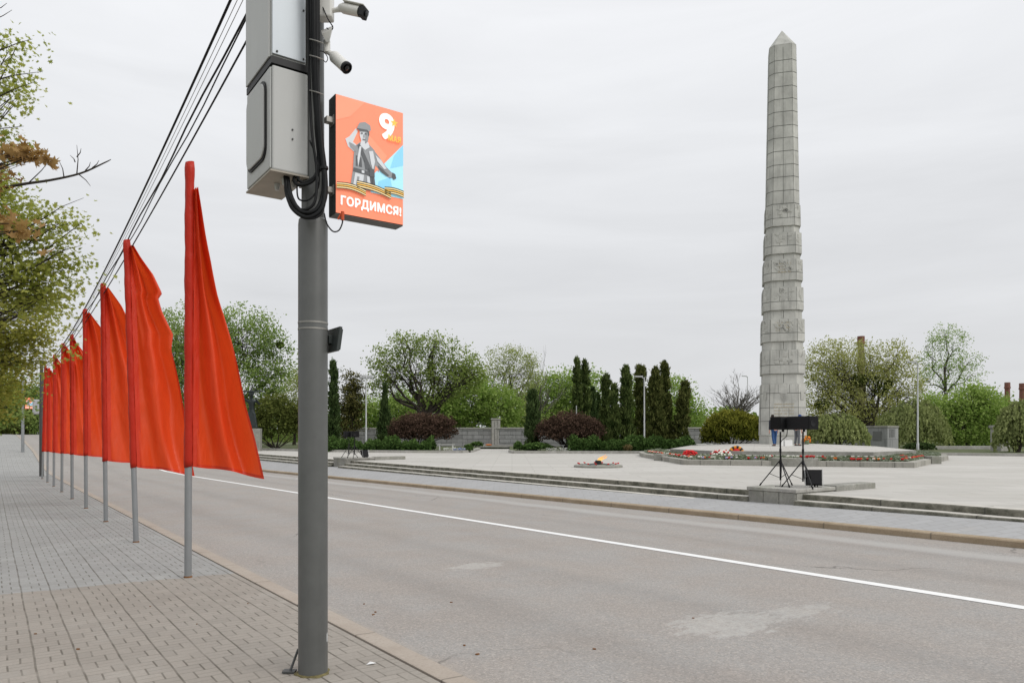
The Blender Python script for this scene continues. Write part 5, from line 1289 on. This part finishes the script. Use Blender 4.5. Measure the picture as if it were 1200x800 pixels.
# square block pavilion
pv = thing('block_pavilion', 'square grey granite block pavilion right of the willow', 'pavilion', AT(1040, 528, 54)*1.0, math.radians(38)); pv.location.z = .32
def face_strip(m, pts, z0, z1):
    acc = 0; rows = []; uvs = []
    for i, p in enumerate(pts):
        if i: acc += math.dist(p, pts[i-1])
        rows.append([(p[0], p[1], z0), (p[0], p[1], z1)]); uvs.append([(acc+.02, z0+.01), (acc+.02, z1)])
    m.strip(rows, 0, uvs)
m = MB(); sq = [(-1.65, 0), (0, 0), (0, 0), (2.0, 0)]
pp = [(0, 1.65), (0, 0), (1.75, 0), (1.75, 1.65), (0, 1.65)]
face_strip(m, pp, 0, 1.82); m.build('walls', MT['pavilion'], pv)
m = MB(); m.box(-.05, 1.80, -.05, 1.70, 1.822, 1.96); m.build('roof_slab', MT['granite'], pv, bevel=.02)
m = MB(); m.box(-.03, -.002, .42, 1.08, .85, 1.55); m.build('blank_panel', MT['pavilion'], pv, bevel=.01)
m = MB()
for k in range(4): m.box(.35+.22*k, .43+.22*k, -.025, -.002, 1.10, 1.72, Matrix.Translation((0, 0, 0)))
m.build('relief_bars', MT['pavilion'], pv)
p2 = thing('stone_pier', 'pale stone pier half hidden by the weeping willow at the right edge', 'pier', Vector(((1172-600)/F*54, 54, .35)), .4)
m = MB(); m.box(-.5, .5, -.4, .4, 0, 1.75); m.build('shaft', MT['granite_pale'], p2, bevel=.02)
m = MB(); m.box(-.58, .58, -.48, .48, 1.752, 1.95); m.build('cap', MT['granite_pale'], p2, bevel=.02)
m = MB(); m.box(0, 5.4, 0, .5, 0, .28)
tag(m.build('low_ledge', MT['granite_pale'], None, bevel=.02, loc=Vector(((1086-600)/F*60, 60, .4)), rz=-.05), 'long low stone ledge between the two lamps on the right', 'ledge')
def bench(label, px, py, Y, L_=1.6):
    o = thing('park_bench', label, 'bench', Vector(((px-600)/F*Y, Y, .41)), random.uniform(-.1, .1), 'white benches in the beds')
    m = MB()
    for k in range(3): m.box(-L_/2, L_/2, -.22+.15*k, -.10+.15*k, .42, .46)
    m.build('seat', MT['bench'], o)
    for x in (-L_/2+.15, L_/2-.15):
        m = MB(); m.box(x-.04, x+.04, -.2, .24, 0, .418); m.build('leg', MT['bench'], o)
bench('white park bench beneath the left red bush', 523, 519, 56, 1.3); bench('white park bench beneath the right red bush', 652, 521, 53.5, 1.3)
m = MB(); m.box(-.8, .8, -.2, .2, .38, .46); m.box(-.7, -.55, -.18, .18, 0, .379); m.box(.55, .7, -.18, .18, 0, .379)
tag(m.build('stone_bench', MT['bench'], None, bevel=.01, loc=Vector(((823-600)/F*60, 60, .4))), 'pale backless bench left of the golden shrub', 'bench')
def lamp(label, px, top, Y, kind='arm', base_z=.4, r=.065):
    o = thing('street_lamp', label, 'lamp', Vector(((px-600)/F*Y, Y, base_z)), 0, 'tall pale lamps in the park')
    h_ = AT(px, top, Y).z-base_z
    m = MB(); m.lathe([(r*1.5, 0), (r*1.5, .5), (r, .55), (r*.75, h_)], 12); m.build('post', MT['lamp_white'], o, smooth=True)
    if kind == 'arm':
        m = MB(); m.tube([(0, 0, h_-.1), (-.25, 0, h_+.02)], .035, 8); m.box(-.75, -.12, -.13, .13, h_, h_+.11); m.build('lantern', MT['lamp_white'], o, bevel=.02)
    elif kind == 'flood':
        m = MB()
        for k in range(4):
            m.box(-.55+.3*k, -.33+.3*k, -.12, .12, h_, h_+.28)
        m.box(-.6, .62, -.04, .04, h_-.06, h_-.001); m.build('lamp_head', MT['lamp_white'], o, bevel=.02)
    elif kind == 'ball':
        m = MB(); m.ball((0, 0, h_+.15), .2); m.build('globe', MT['lamp_white'], o, smooth='full')
    elif kind != 'none':
        m = MB(); m.box(-.5, .3, -.10, .10, h_-.02, h_+.08); m.build('lamp_head', MT['lamp_white'], o, bevel=.02)
        m = MB(); m.box(-.25, .25, -.08, .08, h_*.62, h_*.62+.22); m.box(-.3, .35, -.06, .06, h_*.62-.4, h_*.62-.3); m.build('floodlight', MT['lamp_white'], o, bevel=.02)
    return o
lamp('pale lamp post with four flood heads, between the thuja and the spreading oak', 429, 443, 64, 'flood')
lamp('slim lamp post among the thujas beyond the eternal flame', 755, 442, 56, 'arm')
lamp('tallest pale lamp post, in front of the willow on the right', 1075.5, 425, 57, 'arm')
lamp('shorter pale lamp post with floodlights, right of the tallest one', 1113, 460, 76, 'flood2')
lamp('slim lamp with a ball head behind the nearest flag', 279.5, 440, 66, 'ball')
lamp('far lamp whose head shows among the bare branches left of the obelisk', 876, 441, 98, 'arm')
lamp('short pale post sticking out above the right red bush', 675.5, 475, 60, 'none', r=.05)
def chimney(label, px, top, Y, wpx, mt_, cap=True):
    o = thing('brick_chimney', label, 'chimney', Vector(((px-600)/F*Y, Y, 0)), .3)
    h_ = AT(px, top, Y).z; a = wpx/F*Y/2
    m = MB(); m.lathe([(a*1.35, 0), (a*1.15, h_*.5), (a, h_-1.6)], 12); m.build('stack', mt_, o, smooth=True)
    m = MB(); m.lathe([(a*1.22, h_-1.6), (a*1.25, h_-1.2), (a*1.1, h_-1.1), (a*1.1, h_), (a*.8, h_), (a*.8, h_-.6)], 12); m.build('crown_ring', MT['brick'], o, smooth=True)
chimney('brick chimney rising behind the willow', 1009, 394, 150, 7.5, MT['brick_pale'])
chimney('red brick chimney seen left of the pair at the right edge', 1180.5, 448, 190, 5.5, MT['brick'])
chimney('red brick chimney touching the right edge of the picture', 1198, 449, 185, 6, MT['brick'])

# skinned figures ---------------------------------------------------------------
def skin_mesh(name, joints, edges, mt_, parent, root=0, sub=2, keep=True):
    me = bpy.data.meshes.new(name); me.from_pydata([j[:3] for j in joints], edges, [])
    o = bpy.data.objects.new(name, me); COL.objects.link(o)
    md = o.modifiers.new('skin', 'SKIN'); md.use_smooth_shade = True
    sv_ = me.skin_vertices[0].data if me.skin_vertices else None
    if sv_ is None:
        bpy.context.view_layer.objects.active = o; bpy.context.view_layer.update(); sv_ = me.skin_vertices[0].data
    for i, j in enumerate(joints): sv_[i].radius = (j[3], j[4] if len(j) > 4 else j[3]); sv_[i].use_root = (i == root)
    s_ = o.modifiers.new('sub', 'SUBSURF'); s_.levels = sub; s_.render_levels = sub
    dg = bpy.context.evaluated_depsgraph_get(); m2 = bpy.data.meshes.new_from_object(o.evaluated_get(dg)); m2.name = name
    bpy.data.objects.remove(o); bpy.data.meshes.remove(me)
    m2.materials.clear(); m2.materials.append(mt_); m2.polygons.foreach_set('use_smooth', [True]*len(m2.polygons))
    q = bpy.data.objects.new(name, m2); COL.objects.link(q); q.parent = parent; return q
def person(label, loc, rz, trousers, jacket, head='hair', bend=0.0, armL=None, armR=None, stride=.10):
    """about 1.76 m tall, faces local -y; bend leans the upper body forward"""
    o = thing('person', label, 'person', loc, rz)
    def up(x, y, z):    # rotate the upper body about the hips
        dz = z-.95; return (x, y*math.cos(bend)-dz*math.sin(bend), .95+y*math.sin(bend)+dz*math.cos(bend))
    aL = armL or [(.21, 0, 1.42), (.27, .02, 1.15), (.26, -.08, .92), (.26, -.10, .83)]
    aR = armR or [(-.21, 0, 1.42), (-.27, .02, 1.15), (-.26, -.08, .92), (-.26, -.10, .83)]
    J = [(0, 0, .95, .14, .10), (*up(0, 0, 1.12), .135, .095), (*up(0, 0, 1.35), .165, .10), (*up(0, .0, 1.48), .06, .06), (*up(0, -.01, 1.56), .052, .055),
         (*up(0, -.02, 1.63), .075, .09), (*up(0, -.02, 1.72), .062, .075)]
    E = [(0, 1), (1, 2), (2, 3), (3, 4), (4, 5), (5, 6)]
    for sx_, arm in ((1, aL), (-1, aR)):
        b0 = len(J); 
        for k, p in enumerate(arm): J.append((*up(*p), (.055, .042, .032, .03)[k]))
        E += [(2, b0)]+[(b0+k, b0+k+1) for k in range(3)]
        h0 = b0+3; hp = Vector(J[h0][:3]); dr_ = (hp-Vector(J[b0+2][:3])).normalized()
        for f in range(5):     # thumb and four fingers
            off = Vector(((f-2)*.012, (.02 if f == 0 else 0)-.004, 0)); i0 = len(J)
            J.append((*(hp+dr_*.05+off), .010)); J.append((*(hp+dr_*(.10 if f else .075)+off*1.25+Vector((0, -.012, 0))), .007)); E += [(h0, i0), (i0, i0+1)]
        b0 = len(J); st0 = stride*sx_*.5
        for p in ((.09*sx_, .0, .88, .085, .09), (.10*sx_, -.02+st0*.4, .49, .055, .06), (.10*sx_, .02+st0, .10, .042, .045), (.11*sx_, -.10+st0, .04, .035, .03)): J.append(p)
        E += [(0, b0)]+[(b0+k, b0+k+1) for k in range(3)]
    skin_mesh('body', J, E, MT['skin'], o, 0, 1)
    # face details
    hc = Vector(up(0, -.02, 1.66)); m = MB(); m.ball(hc+Vector((0, -.105, -.02)), .014, .02, .022, 6, 4); 
    for sx_ in (-1, 1): m.ball(hc+Vector((.088*sx_, 0, -.01)), .012, .02, .03, 6, 4)
    m.build('ears_and_nose', MT['skin'], o, smooth='full')
    JT = [(0, 0, .97, .155, .115)]; ET = []
    for sx_ in (1, -1):
        b0 = len(JT); st0 = stride*sx_*.5
        for p in ((.09*sx_, .0, .86, .10, .105), (.10*sx_, -.02+st0*.4, .49, .075, .08), (.10*sx_, .02+st0, .09, .065, .07)): JT.append(p)
        ET += [(0, b0), (b0, b0+1), (b0+1, b0+2)]
    skin_mesh('trousers', JT, ET, trousers, o, 0, 1)
    JJ = [(0, 0, .98, .165, .125), (*up(0, 0, 1.15), .16, .12), (*up(0, 0, 1.37), .185, .12), (*up(0, 0, 1.47), .085, .08)]; EJ = [(0, 1), (1, 2), (2, 3)]
    for arm in (aL, aR):
        b0 = len(JJ)
        for k, p in enumerate(arm[:3]): JJ.append((*up(*p), (.075, .06, .05)[k]))
        EJ += [(2, b0), (b0, b0+1), (b0+1, b0+2)]
    skin_mesh('jacket', JJ, EJ, jacket, o, 0, 1)
    m = MB(); c = Vector(up(0, -.005, 1.715)); m.ball(c, .088, .105, .082, 12, 7)
    if head == 'cap': m.box(-.07, .07, -.19, -.07, -.005, .01, Matrix.Translation(c+Vector((0, 0, .0))))
    m.build('cap' if head == 'cap' else 'hair', MT['cap'] if head == 'cap' else MT['hair'], o, smooth=True)
    for sx_ in (1, -1):
        m = MB(); st0 = stride*sx_*.5; m.ball((.105*sx_, -.06+st0, .045), .05, .14, .05, 10, 6); m.build('shoe', MT['shoe'], o, smooth='full')
    return o
def podz(p):   # height of the podium top at a world point
    return 1.0
PY1 = 40.3
person('person in dark jacket and blue jeans standing left of the white bags at the obelisk', Vector(((907.5-600)/F*PY1, PY1, .975)), math.pi+.25, MT['jeans'], MT['jacket'], 'hair', .22, stride=.22)
person('person in blue cap and grey trousers bending right of the white bags', Vector(((935-600)/F*PY1, PY1+.1, .985)), math.pi*.62, MT['greytrousers'], MT['jacket2'], 'cap', .24, armL=[(.21, 0, 1.42), (.24, -.12, 1.18), (.18, -.32, 1.08), (.17, -.38, 1.06)], stride=.06)
for px, wb_, hb, lb_ in ((915.8, .16, .33, 'narrow white paper bag standing between the two people'), (923.5, .43, .34, 'wide white paper bag standing between the two people')):
    o = thing('paper_bag', lb_, 'bag', Vector(((px-600)/F*PY1, PY1, .99)), .05)
    m = MB(); m.rings([[(-wb_/2, -.09, 0), (wb_/2, -.09, 0), (wb_/2, .09, 0), (-wb_/2, .09, 0)], [(-wb_/2, -.07, hb), (wb_/2, -.07, hb), (wb_/2, .07, hb), (-wb_/2, .07, hb)]]); m.build('bag', MT['bag'], o)
    for y in (-.072, .072):
        m = MB(); m.tube(spline([(-wb_*.22, y, hb-.02), (-wb_*.18, y, hb+.10), (wb_*.18, y, hb+.10), (wb_*.22, y, hb-.02)], 5), .006, 6); m.build('handle', MT['bag'], o)
# bronze statue on a pedestal behind the nearest flag
st0 = Vector(((295-600)/F*58, 58, 1.05))
sg = thing('bronze_statue', 'dark bronze soldier statue on a pedestal, peeping out behind the nearest flag', 'statue', st0, .2)
m = MB(); m.box(-1.0, .7, -.7, .7, -.75, 1.05); m.build('pedestal', MT['granite'], sg, bevel=.03)
J = [(0, 0, 2.25, .20, .16), (0, 0, 2.75, .24, .17), (0, 0, 3.2, .28, .18), (0, 0, 3.45, .11), (0, -.05, 3.62, .15, .17), (0, -.05, 3.82, .14, .15),
     (.34, 0, 3.25, .11), (.62, -.05, 2.95, .09), (.42, -.35, 3.30, .075), (.36, -.45, 3.42, .07), (-.34, 0, 3.25, .11), (-.66, -.05, 3.45, .09), (-.75, -.3, 3.85, .075), (-.72, -.36, 3.98, .07),
     (.18, 0, 2.1, .16), (.26, -.12, 1.6, .12), (.3, .05, 1.12, .10), (-.18, 0, 2.1, .16), (-.32, .1, 1.6, .12), (-.42, .3, 1.12, .10)]
E = [(0, 1), (1, 2), (2, 3), (3, 4), (4, 5), (2, 6), (6, 7), (7, 8), (8, 9), (2, 10), (10, 11), (11, 12), (12, 13), (0, 14), (14, 15), (15, 16), (0, 17), (17, 18), (18, 19)]
skin_mesh('figure', J, E, MT['bronze'], sg, 0, 1)
m = MB(); m.ball((0, -.05, 3.88), .23, .25, .14, 12, 6); m.build('helmet', MT['bronze'], sg, smooth='full')
m = MB(); m.tube([(-.85, -.42, 3.98), (.2, -.48, 3.98), (.95, -.52, 4.02)], [.05, .07, .04], 8); m.box(-.15, .2, -.56, -.42, 3.72, 3.92); m.build('weapon', MT['bronze'], sg)
m = MB(); m.rings([[(-.45, -.3, 1.1), (.45, -.3, 1.1), (.45, .35, 1.1), (-.45, .35, 1.1)], [(-.28, -.18, 2.3), (.28, -.18, 2.3), (.28, .2, 2.3), (-.28, .2, 2.3)]]); m.build('cloak', MT['bronze'], sg, bevel=.05)

# ------------------------------------------------------------------ eternal flame
FY = 29.3; fc = Vector(((701-600)/F*FY, FY, PLZ))
ef = thing('eternal_flame', 'low round bronze star plate with a burning flame on the plaza', 'memorial flame', fc)
m = MB(); m.lathe([(.98, 0), (.98, .07), (.92, .10), (.70, .105), (.01, .105)], 40); m.build('base_ring', MT['granite'], ef, smooth=True)
m = MB(); sv2 = [(( .82, .34)[k % 2]*math.cos(math.pi/10*2*k/1+.3), (.82, .34)[k % 2]*math.sin(math.pi/10*2*k+.3)) for k in range(10)]
n = 10; m.add([(x, y, .107) for x, y in sv2]+[(0, 0, .17)], [(i, (i+1) % n, n) for i in range(n)]); m.build('star_plate', MT['bronze'], ef)
m = MB(); m.lathe([(.13, .14), (.13, .26), (.09, .28), (.085, .2)], 16); m.build('burner', MT['bronze'], ef, smooth=True)
fv = MB()
for (x, lean_, hh, rr_) in ((0, .30, .27, .10), (.06, .36, .22, .075), (-.03, .2, .20, .06)):
    rings = []
    for k in range(9):
        q = k/8; r_ = rr_*(math.sin(math.pi*min(1, q*.9+.16))**.8)*(1-q*.75)+.004; cx = x+lean_*q**1.2+.03*math.sin(q*9+x*40); cz = .24+hh*q
        rings.append([Vector((cx+r_*math.cos(a)*1.25, .03*x+r_*math.sin(a), cz)) for a in [2*math.pi*j/10 for j in range(10)]])
    fv.rings(rings)
fv.build('flame', MT['flame'], ef, smooth='full')

# ------------------------------------------------------------------ flowers
def carn_mesh(mt_, name):
    m = MB(); m.tube([(-.28, 0, .012), (-.1, .01, .03), (0, 0, .05)], .007, 5, 1)
    for k in range(9):
        a = k*2.4; r_ = .032*math.sqrt(k/9); m.ball((r_*math.cos(a)+.015, r_*math.sin(a), .06+.012*math.sin(k)), .028, .028, .022, 6, 4)
    m.add([(-.2, 0, .02), (-.12, .05, .035), (-.06, .0, .04), (-.12, -.03, .03)], [(0, 1, 2, 3)], 1)
    return m.build(name, [mt_, MT['green_stem']])
cr_ = carn_mesh(MT['red_petal'], 'carnation'); co_ = carn_mesh(MT['orange_petal'], 'carnation'); cw_ = carn_mesh(MT['white_petal'], 'carnation'); cl_ = carn_mesh(MT['lilac_petal'], 'carnation')
LB = {'r': 'cut red carnation laid on the planter edge', 'o': 'cut orange carnation laid on the planter edge', 'w': 'cut white carnation laid on the planter edge', 'l': 'cut lilac flower laid on the planter edge left of the front bastion', 'f': 'cut red carnation laid on the rim of the eternal flame'}
GRP = {'r': 'red carnations on the planter', 'o': 'orange carnations on the planter', 'w': 'white carnations on the planter', 'l': 'lilac flowers on the planter', 'f': 'red carnations around the eternal flame'}
proto = {'r': cr_, 'o': co_, 'w': cw_, 'l': cl_, 'f': cr_}; used = set()
def carnation(kind, loc, rz, s_=1.5, tilt=0.0):
    p = proto[kind]
    if p.name not in used: used.add(p.name); o = p
    else: o = p.copy(); COL.objects.link(o)
    o.location = loc; o.rotation_euler = (random.uniform(-.2, .2), tilt, rz); o.scale = (s_, s_, s_)
    tag(o, LB[kind], 'flower', GRP[kind])
rf = random.Random(77)
def along(path, q):
    L_ = [math.dist(path[i], path[i+1]) for i in range(len(path)-1)]; t_ = q*sum(L_)
    for i, l_ in enumerate(L_):
        if t_ <= l_ or i == len(L_)-1: k = t_/l_; return tuple(path[i][j]*(1-k)+path[i+1][j]*k for j in (0, 1))
        t_ -= l_
mid = inset(outer, .45)
frontp = [mid[2], mid[3], mid[4], mid[5], mid[6]]
for i in range(230):
    q = rf.random()**1.35 if rf.random() < .55 else 1-rf.random()**2*.5; x, y = along(frontp, q); jit = rf.gauss(0, .09)
    if abs(x) < 1.15 and y > 15: y = 15.6+rf.uniform(-.1, .35); z = .665
    else: z = .57+max(0, jit)*.1; y -= jit
    right = x > 1
    kind = rf.choices('row', (.78, .16, .06))[0] if right else rf.choices('rowl', (.50, .08, .30, .12))[0]
    if kind == 'l' and not (-4 < x < -1): kind = 'w'
    p = ML(x, y, z); carnation(kind, p, rf.uniform(-1.9, -1.2)+MEM, 1.15, rf.uniform(-.5, -.1))
for i in range(11):
    a = 2*math.pi*i/11+rf.uniform(-.1, .1); carnation('f', fc+Vector((.80*math.cos(a), .80*math.sin(a), .10)), a, .9, -.1)
# silvery foliage filling the sloping bed
n = 6500; qq = rng.random(n); L3 = []
for q in qq:
    a = along(i1, q); c = along(i2, q); k = rf.random()**1.6*.8
    p = ML(a[0]*(1-k)+c[0]*k, a[1]*(1-k)+c[1]*k, .55+.16*k+rf.uniform(0, .06)); L3.append(p[:])
fo_ = leaf_obj('bed_foliage', np.array(L3), rng.uniform(.08, .2, n), MT['yew_bed'], None, rng.random(n)); tag(fo_, 'grey-green cut stems and foliage covering the planter bed', 'foliage', kind='stuff')

def bouquet(label, px, py, Y, mats, n, rx, rz_, bs, name='bouquet', z=None):
    c = AT(px, py, Y); o = thing(name, label, 'bouquet', c)
    groups = {}
    for k in range(n):
        a = rf.random()*2*math.pi; e_ = math.asin(rf.uniform(-.3, 1)); q = rf.uniform(.8, 1.0); i = rf.randrange(len(mats))
        groups.setdefault(i, []).append((rx*q*math.cos(a)*math.cos(e_), rx*.8*q*math.sin(a)*math.cos(e_), rz_*q*math.sin(e_)))
    for i, P in groups.items():
        m = MB()
        for p in P: m.ball(p, bs*rf.uniform(.75, 1.2), None, bs*.8, 7, 5)
        m.build('blooms', MT[mats[i]], o, smooth='full')
    m = MB(); m.ball((0, 0, -.05), rx*.85, rx*.7, rz_*.8, 12, 6); m.tube([(0, 0, -.1), (rx*.4, -rx*.5, -rz_-.06)], [rx*.3, .03], 8); m.build('wrapping', MT['green_stem'], o, smooth='full')
    return o
bouquet('dense bouquet of red roses on the left of the planter', 808.5, 533.5, 33.6, ['red_petal'], 80, .36, .24, .062)
bouquet('mixed red and white flower basket between the red roses and the ribbon wreath', 845, 533.5, 33.8, ['white_petal', 'red_petal', 'white_petal', 'white_petal'], 110, .48, .26, .06)
bouquet('bundle of white flowers lying on the left corner of the planter', 782, 535.5, 37.5, ['white_petal', 'white_petal', 'lilac_petal'], 40, .34, .13, .06)
bouquet('small red bouquet on the right corner of the planter', 1058, 536, 32.0, ['red_petal'], 26, .24, .10, .055)
bouquet('red and yellow bouquet at the far right side of the planter', 1080, 534.5, 36.5, ['red_petal', 'orange_petal', 'red_petal'], 34, .34, .10, .055)
wr = thing('ribbon_wreath', 'round wreath wound with black and orange ribbon, right of the flower basket', 'wreath', AT(863, 531.5, 34.2), -.25)
for k in range(16):
    a0, a1 = 2*math.pi*k/16, 2*math.pi*(k+1)/16+.01
    m = MB(); m.tube([Vector((.27*math.cos(a), .10*math.sin(a)*0+.18*math.sin(a)*.4, .24*math.sin(a)+.06)) for a in np.linspace(a0, a1, 4)], .085, 9)
    m.build('ribbon_band', MT['rib_black'] if k % 2 else MT['rib_orange'], wr, smooth=True)
m = MB(); m.ball((0, .0, .06), .2, .06, .2, 10, 6); m.build('flower_filling', MT['red_petal'], wr, smooth='full')
bouquet('yellow and orange flowers leaning at the right foot of the obelisk', 946, 516, 43.6, ['orange_petal', 'rib_orange'], 30, .18, .30, .06)

# ------------------------------------------------------------------ street trees on the left
def street_maple(label, trunk, lobes, mt_, clumps, per, csz, lsz, name='maple_tree', base_z=None, limbs=3, tr=.17, twigs=1.0, extra=()):
    """lobes: (px, py, Y, rx, ry) in pixels at distance Y"""
    base = Vector((trunk[0], trunk[1], zst(8) if base_z is None else base_z)); o = thing(name, label, 'tree', base)
    m = MB(); tw = MB(); fk = Vector((random.uniform(-.2, .2), 0, 2.3)); m.tube(branch_path((0, 0, -.1), fk, 4, .03, 0), [tr*1.3, tr, tr*.9, tr*.85, tr*.8], 10)
    C_, T_ = [], []; LC = [(np.array(AT(a, b_, Y)-base), np.array((rx, rx*.8, ry))/F*Y) for a, b_, Y, rx, ry in lobes]
    ar = np.array([r[0]*r[2] for c, r in LC]); ar /= ar.sum()
    for (c, r), a in zip(LC, ar):
        n = max(5, int(clumps*a)); cc = in_lobe(n, c, r, .75)
        for _ in range(limbs):
            P = branch_path(fk*random.uniform(.8, 1), c+rng.normal(size=3)*r*.3, 6, .06, .15); m.tube(P, [tr*.34*(1-i*.15) for i in range(7)], 7)
            for p in cc[rng.random(n) < .30*twigs]:
                tw.tube(branch_path(P[random.randint(3, 6)], p, 4, .06, .05), [tr*.055, tr*.045, tr*.035, tr*.025, tr*.015], 5, cap=False)
        C_.append(cc); T_.append(np.clip(rng.normal(.5, .24, n), 0, 1))
    tk = m.build('trunk', MT['bark'], o, smooth=True); tw.build('twigs', MT['bark'], tk, smooth=True)
    cc = np.concatenate(C_); tt = np.concatenate(T_); n = len(cc); cs = csz*rng.uniform(.6, 1.4, n)
    cen = np.repeat(cc, per, 0)+rng.normal(size=(n*per, 3))*np.repeat(cs, per)[:, None]*np.array([1, 1, .45])
    tnt = np.repeat(tt, per)+rng.normal(0, .14, n*per)
    if len(extra):
        ex = np.array(extra)-np.array(base); cen = np.concatenate([cen, ex]); tnt = np.concatenate([tnt, rng.random(len(ex))])
    leaf_obj('crown', cen, lsz*rng.uniform(.55, 1.25, len(cen)), mt_, o, tnt, MAPLE, np.broadcast_to(np.array([.2, -.2, -.6]), cen.shape), .35, .58)
    return o, base, fk
SPR = []
for (x, y, Y, k, sp) in ((82, 408, 17.5, 10, .12), (94, 400, 17.5, 6, .08), (76, 416, 17.8, 8, .12), (72, 396, 17.8, 16, .2), (66, 388, 18, 20, .25), (90, 416, 17.4, 5, .1)):
    for _ in range(k): SPR.append(np.array(AT(x, y, Y))+rng.normal(size=3)*sp)
oA, bA, fA = street_maple('nearer green maple reaching in from the left edge above the flags', (-12.2, 12.0), [(-5, 300, 12.6, 62, 38), (45, 262, 12.4, 42, 22), (70, 300, 12.8, 26, 16), (82, 262, 12.6, 16, 8), (-30, 240, 12.5, 60, 40), (-20, 90, 12.4, 50, 22), (18, 55, 12.4, 20, 12), (20, 115, 12.4, 10, 10), (-90, 180, 12.5, 90, 110), (60, 330, 12.9, 40, 20), (20, 340, 12.9, 50, 30)], LM['maple'], 900, 16, .20, .115, twigs=.6)
oB, bB, fB = street_maple('dense olive maple overhanging the pavement at the left edge', (-18.3, 18.6), [(0, 368, 19.5, 58, 36), (48, 360, 19, 22, 20), (-14, 420, 20, 62, 42), (26, 410, 20, 26, 26), (-22, 462, 21, 40, 34), (0, 466, 22, 18, 28), (40, 392, 20, 18, 16), (-80, 400, 20, 80, 90)], LM['maple2'], 1150, 15, .25, .14, base_z=zst(24), twigs=.6, extra=SPR)
oC, bC, fC = street_maple('darker green street tree farther along the pavement on the left', (-30.5, 31.0), [(-10, 470, 31, 28, 34), (6, 482, 31, 14, 20), (-30, 430, 31, 50, 60)], LM['green'], 420, 16, .40, .20, base_z=zst(42))
# leafless branch and hanging leaf sprays of the nearer maple
m = MB(); br_ = [AT(-30, 228, 12.3), AT(20, 217, 12.2), AT(60, 211, 12.1), AT(95, 203, 12.0), AT(122, 191, 12.0), AT(130, 187, 12.0)]
L0 = lambda p: p-bA
m.tube([fA]+[L0(p) for p in spline(br_, 4)], [.06]+list(np.linspace(.030, .006, 21)), 6)
for (x, y, dx_, dy_) in ((34, 214, 26, -28), (75, 208, -6, -20), (90, 204, 0, -34), (92, 204, 14, 14), (100, 200, 6, -10), (108, 197, 8, -9), (88, 190, -6, -8), (90, 184, 5, -10)):
    m.tube([L0(AT(x, y, 12.05)), L0(AT(x+dx_*.5+1.5, y+dy_*.5, 12.0)), L0(AT(x+dx_, y+dy_, 11.95))], [.010, .007, .003], 5)
for (x0, y0, x1, y1) in ((30, 268, 98, 232), (40, 270, 70, 262), (55, 305, 95, 288), (0, 60, 38, 46), (-5, 90, 50, 84), (5, 110, 42, 96), (0, 150, 28, 148), (-4, 30, 14, 12), (0, 10, 8, 4)):
    m.tube(branch_path(L0(AT(x0-25, y0+12, 12.3)), L0(AT(x1, y1, 12.1)), 4, .04, .06), [.016, .013, .010, .006, .003], 5)
m.build('bare_branch', MT['bark'], oA, smooth='full')
oR, bR_, fR = street_maple('bronze-leaved maple with a few large leaves at the left edge', (-8.4, 6.3), [(2, 178, 7.2, 22, 12), (24, 174, 7.1, 16, 9), (40, 182, 7.1, 8, 8), (-6, 215, 7.3, 16, 16), (4, 262, 7.2, 12, 10), (24, 270, 7.1, 9, 7), (-120, 120, 7.2, 80, 110)], LM['red'], 42, 8, .08, .14, 'maple_tree', zst(8), 2, .13)
# trees closing the end of the street
for i, (px, top, hw, lab) in enumerate(((8, 448, 24, 'dark tree closing the far end of the street at the left edge'), (34, 452, 14, 'slim tree at the far end of the street behind the small lit poster'), (58, 440, 22, 'green tree at the far end of the street behind the last flags'), (100, 438, 30, 'green tree beyond the street behind the middle flags'), (150, 445, 34, 'green tree beyond the street behind the second flag'))):
    Yd = 128 if i < 3 else 100
    tree('street_end_tree', lab, 'tree', px, Yd, [(px, top+14, hw*.7, 14), (px-hw*.4, top+34, hw*.6, 22), (px+hw*.4, top+30, hw*.6, 20)] + ([(px, 495, hw, 14)] if i != 1 else []), LM['olive' if i < 2 else 'green'], 170, 26, .7, .42, tr=.3, fork=4.5, base_z=1.4 if i < 3 else .4)
m = MB(); 
tree('street_end_tree', 'bushy hedge tree closing the street beyond the far poster', 'tree', 38, 150, [(20, 500, 22, 10), (45, 500, 16, 9), (0, 498, 20, 12)], LM['dark'], 200, 28, .7, .42, tr=.2, base_z=1.4)

pm = None
for i in range(16):
    s, tt_ = random.uniform(4.4, 9), random.choice([random.uniform(2.95, 5.5), random.uniform(2.95, 3.3), random.uniform(.3, 2.4)])
    if pm is None:
        m = MB(); m.rings([[Vector((.022*math.cos(a)*(1+.2*math.sin(3*a)), .015*math.sin(a), z)) for a in [2*math.pi*j/8 for j in range(8)]] for z in (0, .006, .011)]); o = pm = m.build('pebble', MT['rust'], smooth=True)
    else: o = pm.copy(); COL.objects.link(o)
    o.location = SP(s, tt_, zst(s)+(-.053 if tt_ > 2.8 else 0)); o.rotation_euler = (0, 0, random.uniform(0, 6)); k_ = random.uniform(.4, .9); o.scale = (k_, k_, k_)
    tag(o, 'small brown crumb of debris lying on the road or pavement near the kerb', 'debris', 'crumbs of debris by the near kerb')
m = MB(); m.add([(0, 0, .004), (.05, .004, .012), (.07, .04, .005), (.02, .045, .015), (.03, .02, .02)], [(0, 1, 4), (1, 2, 4), (2, 3, 4), (3, 0, 4)])
q = LV(429, 779, zst(5)); tag(m.build('paper_scrap', MT['bag'], None, loc=q), 'crumpled white paper scrap on the paving right of the foreground pole', 'litter')
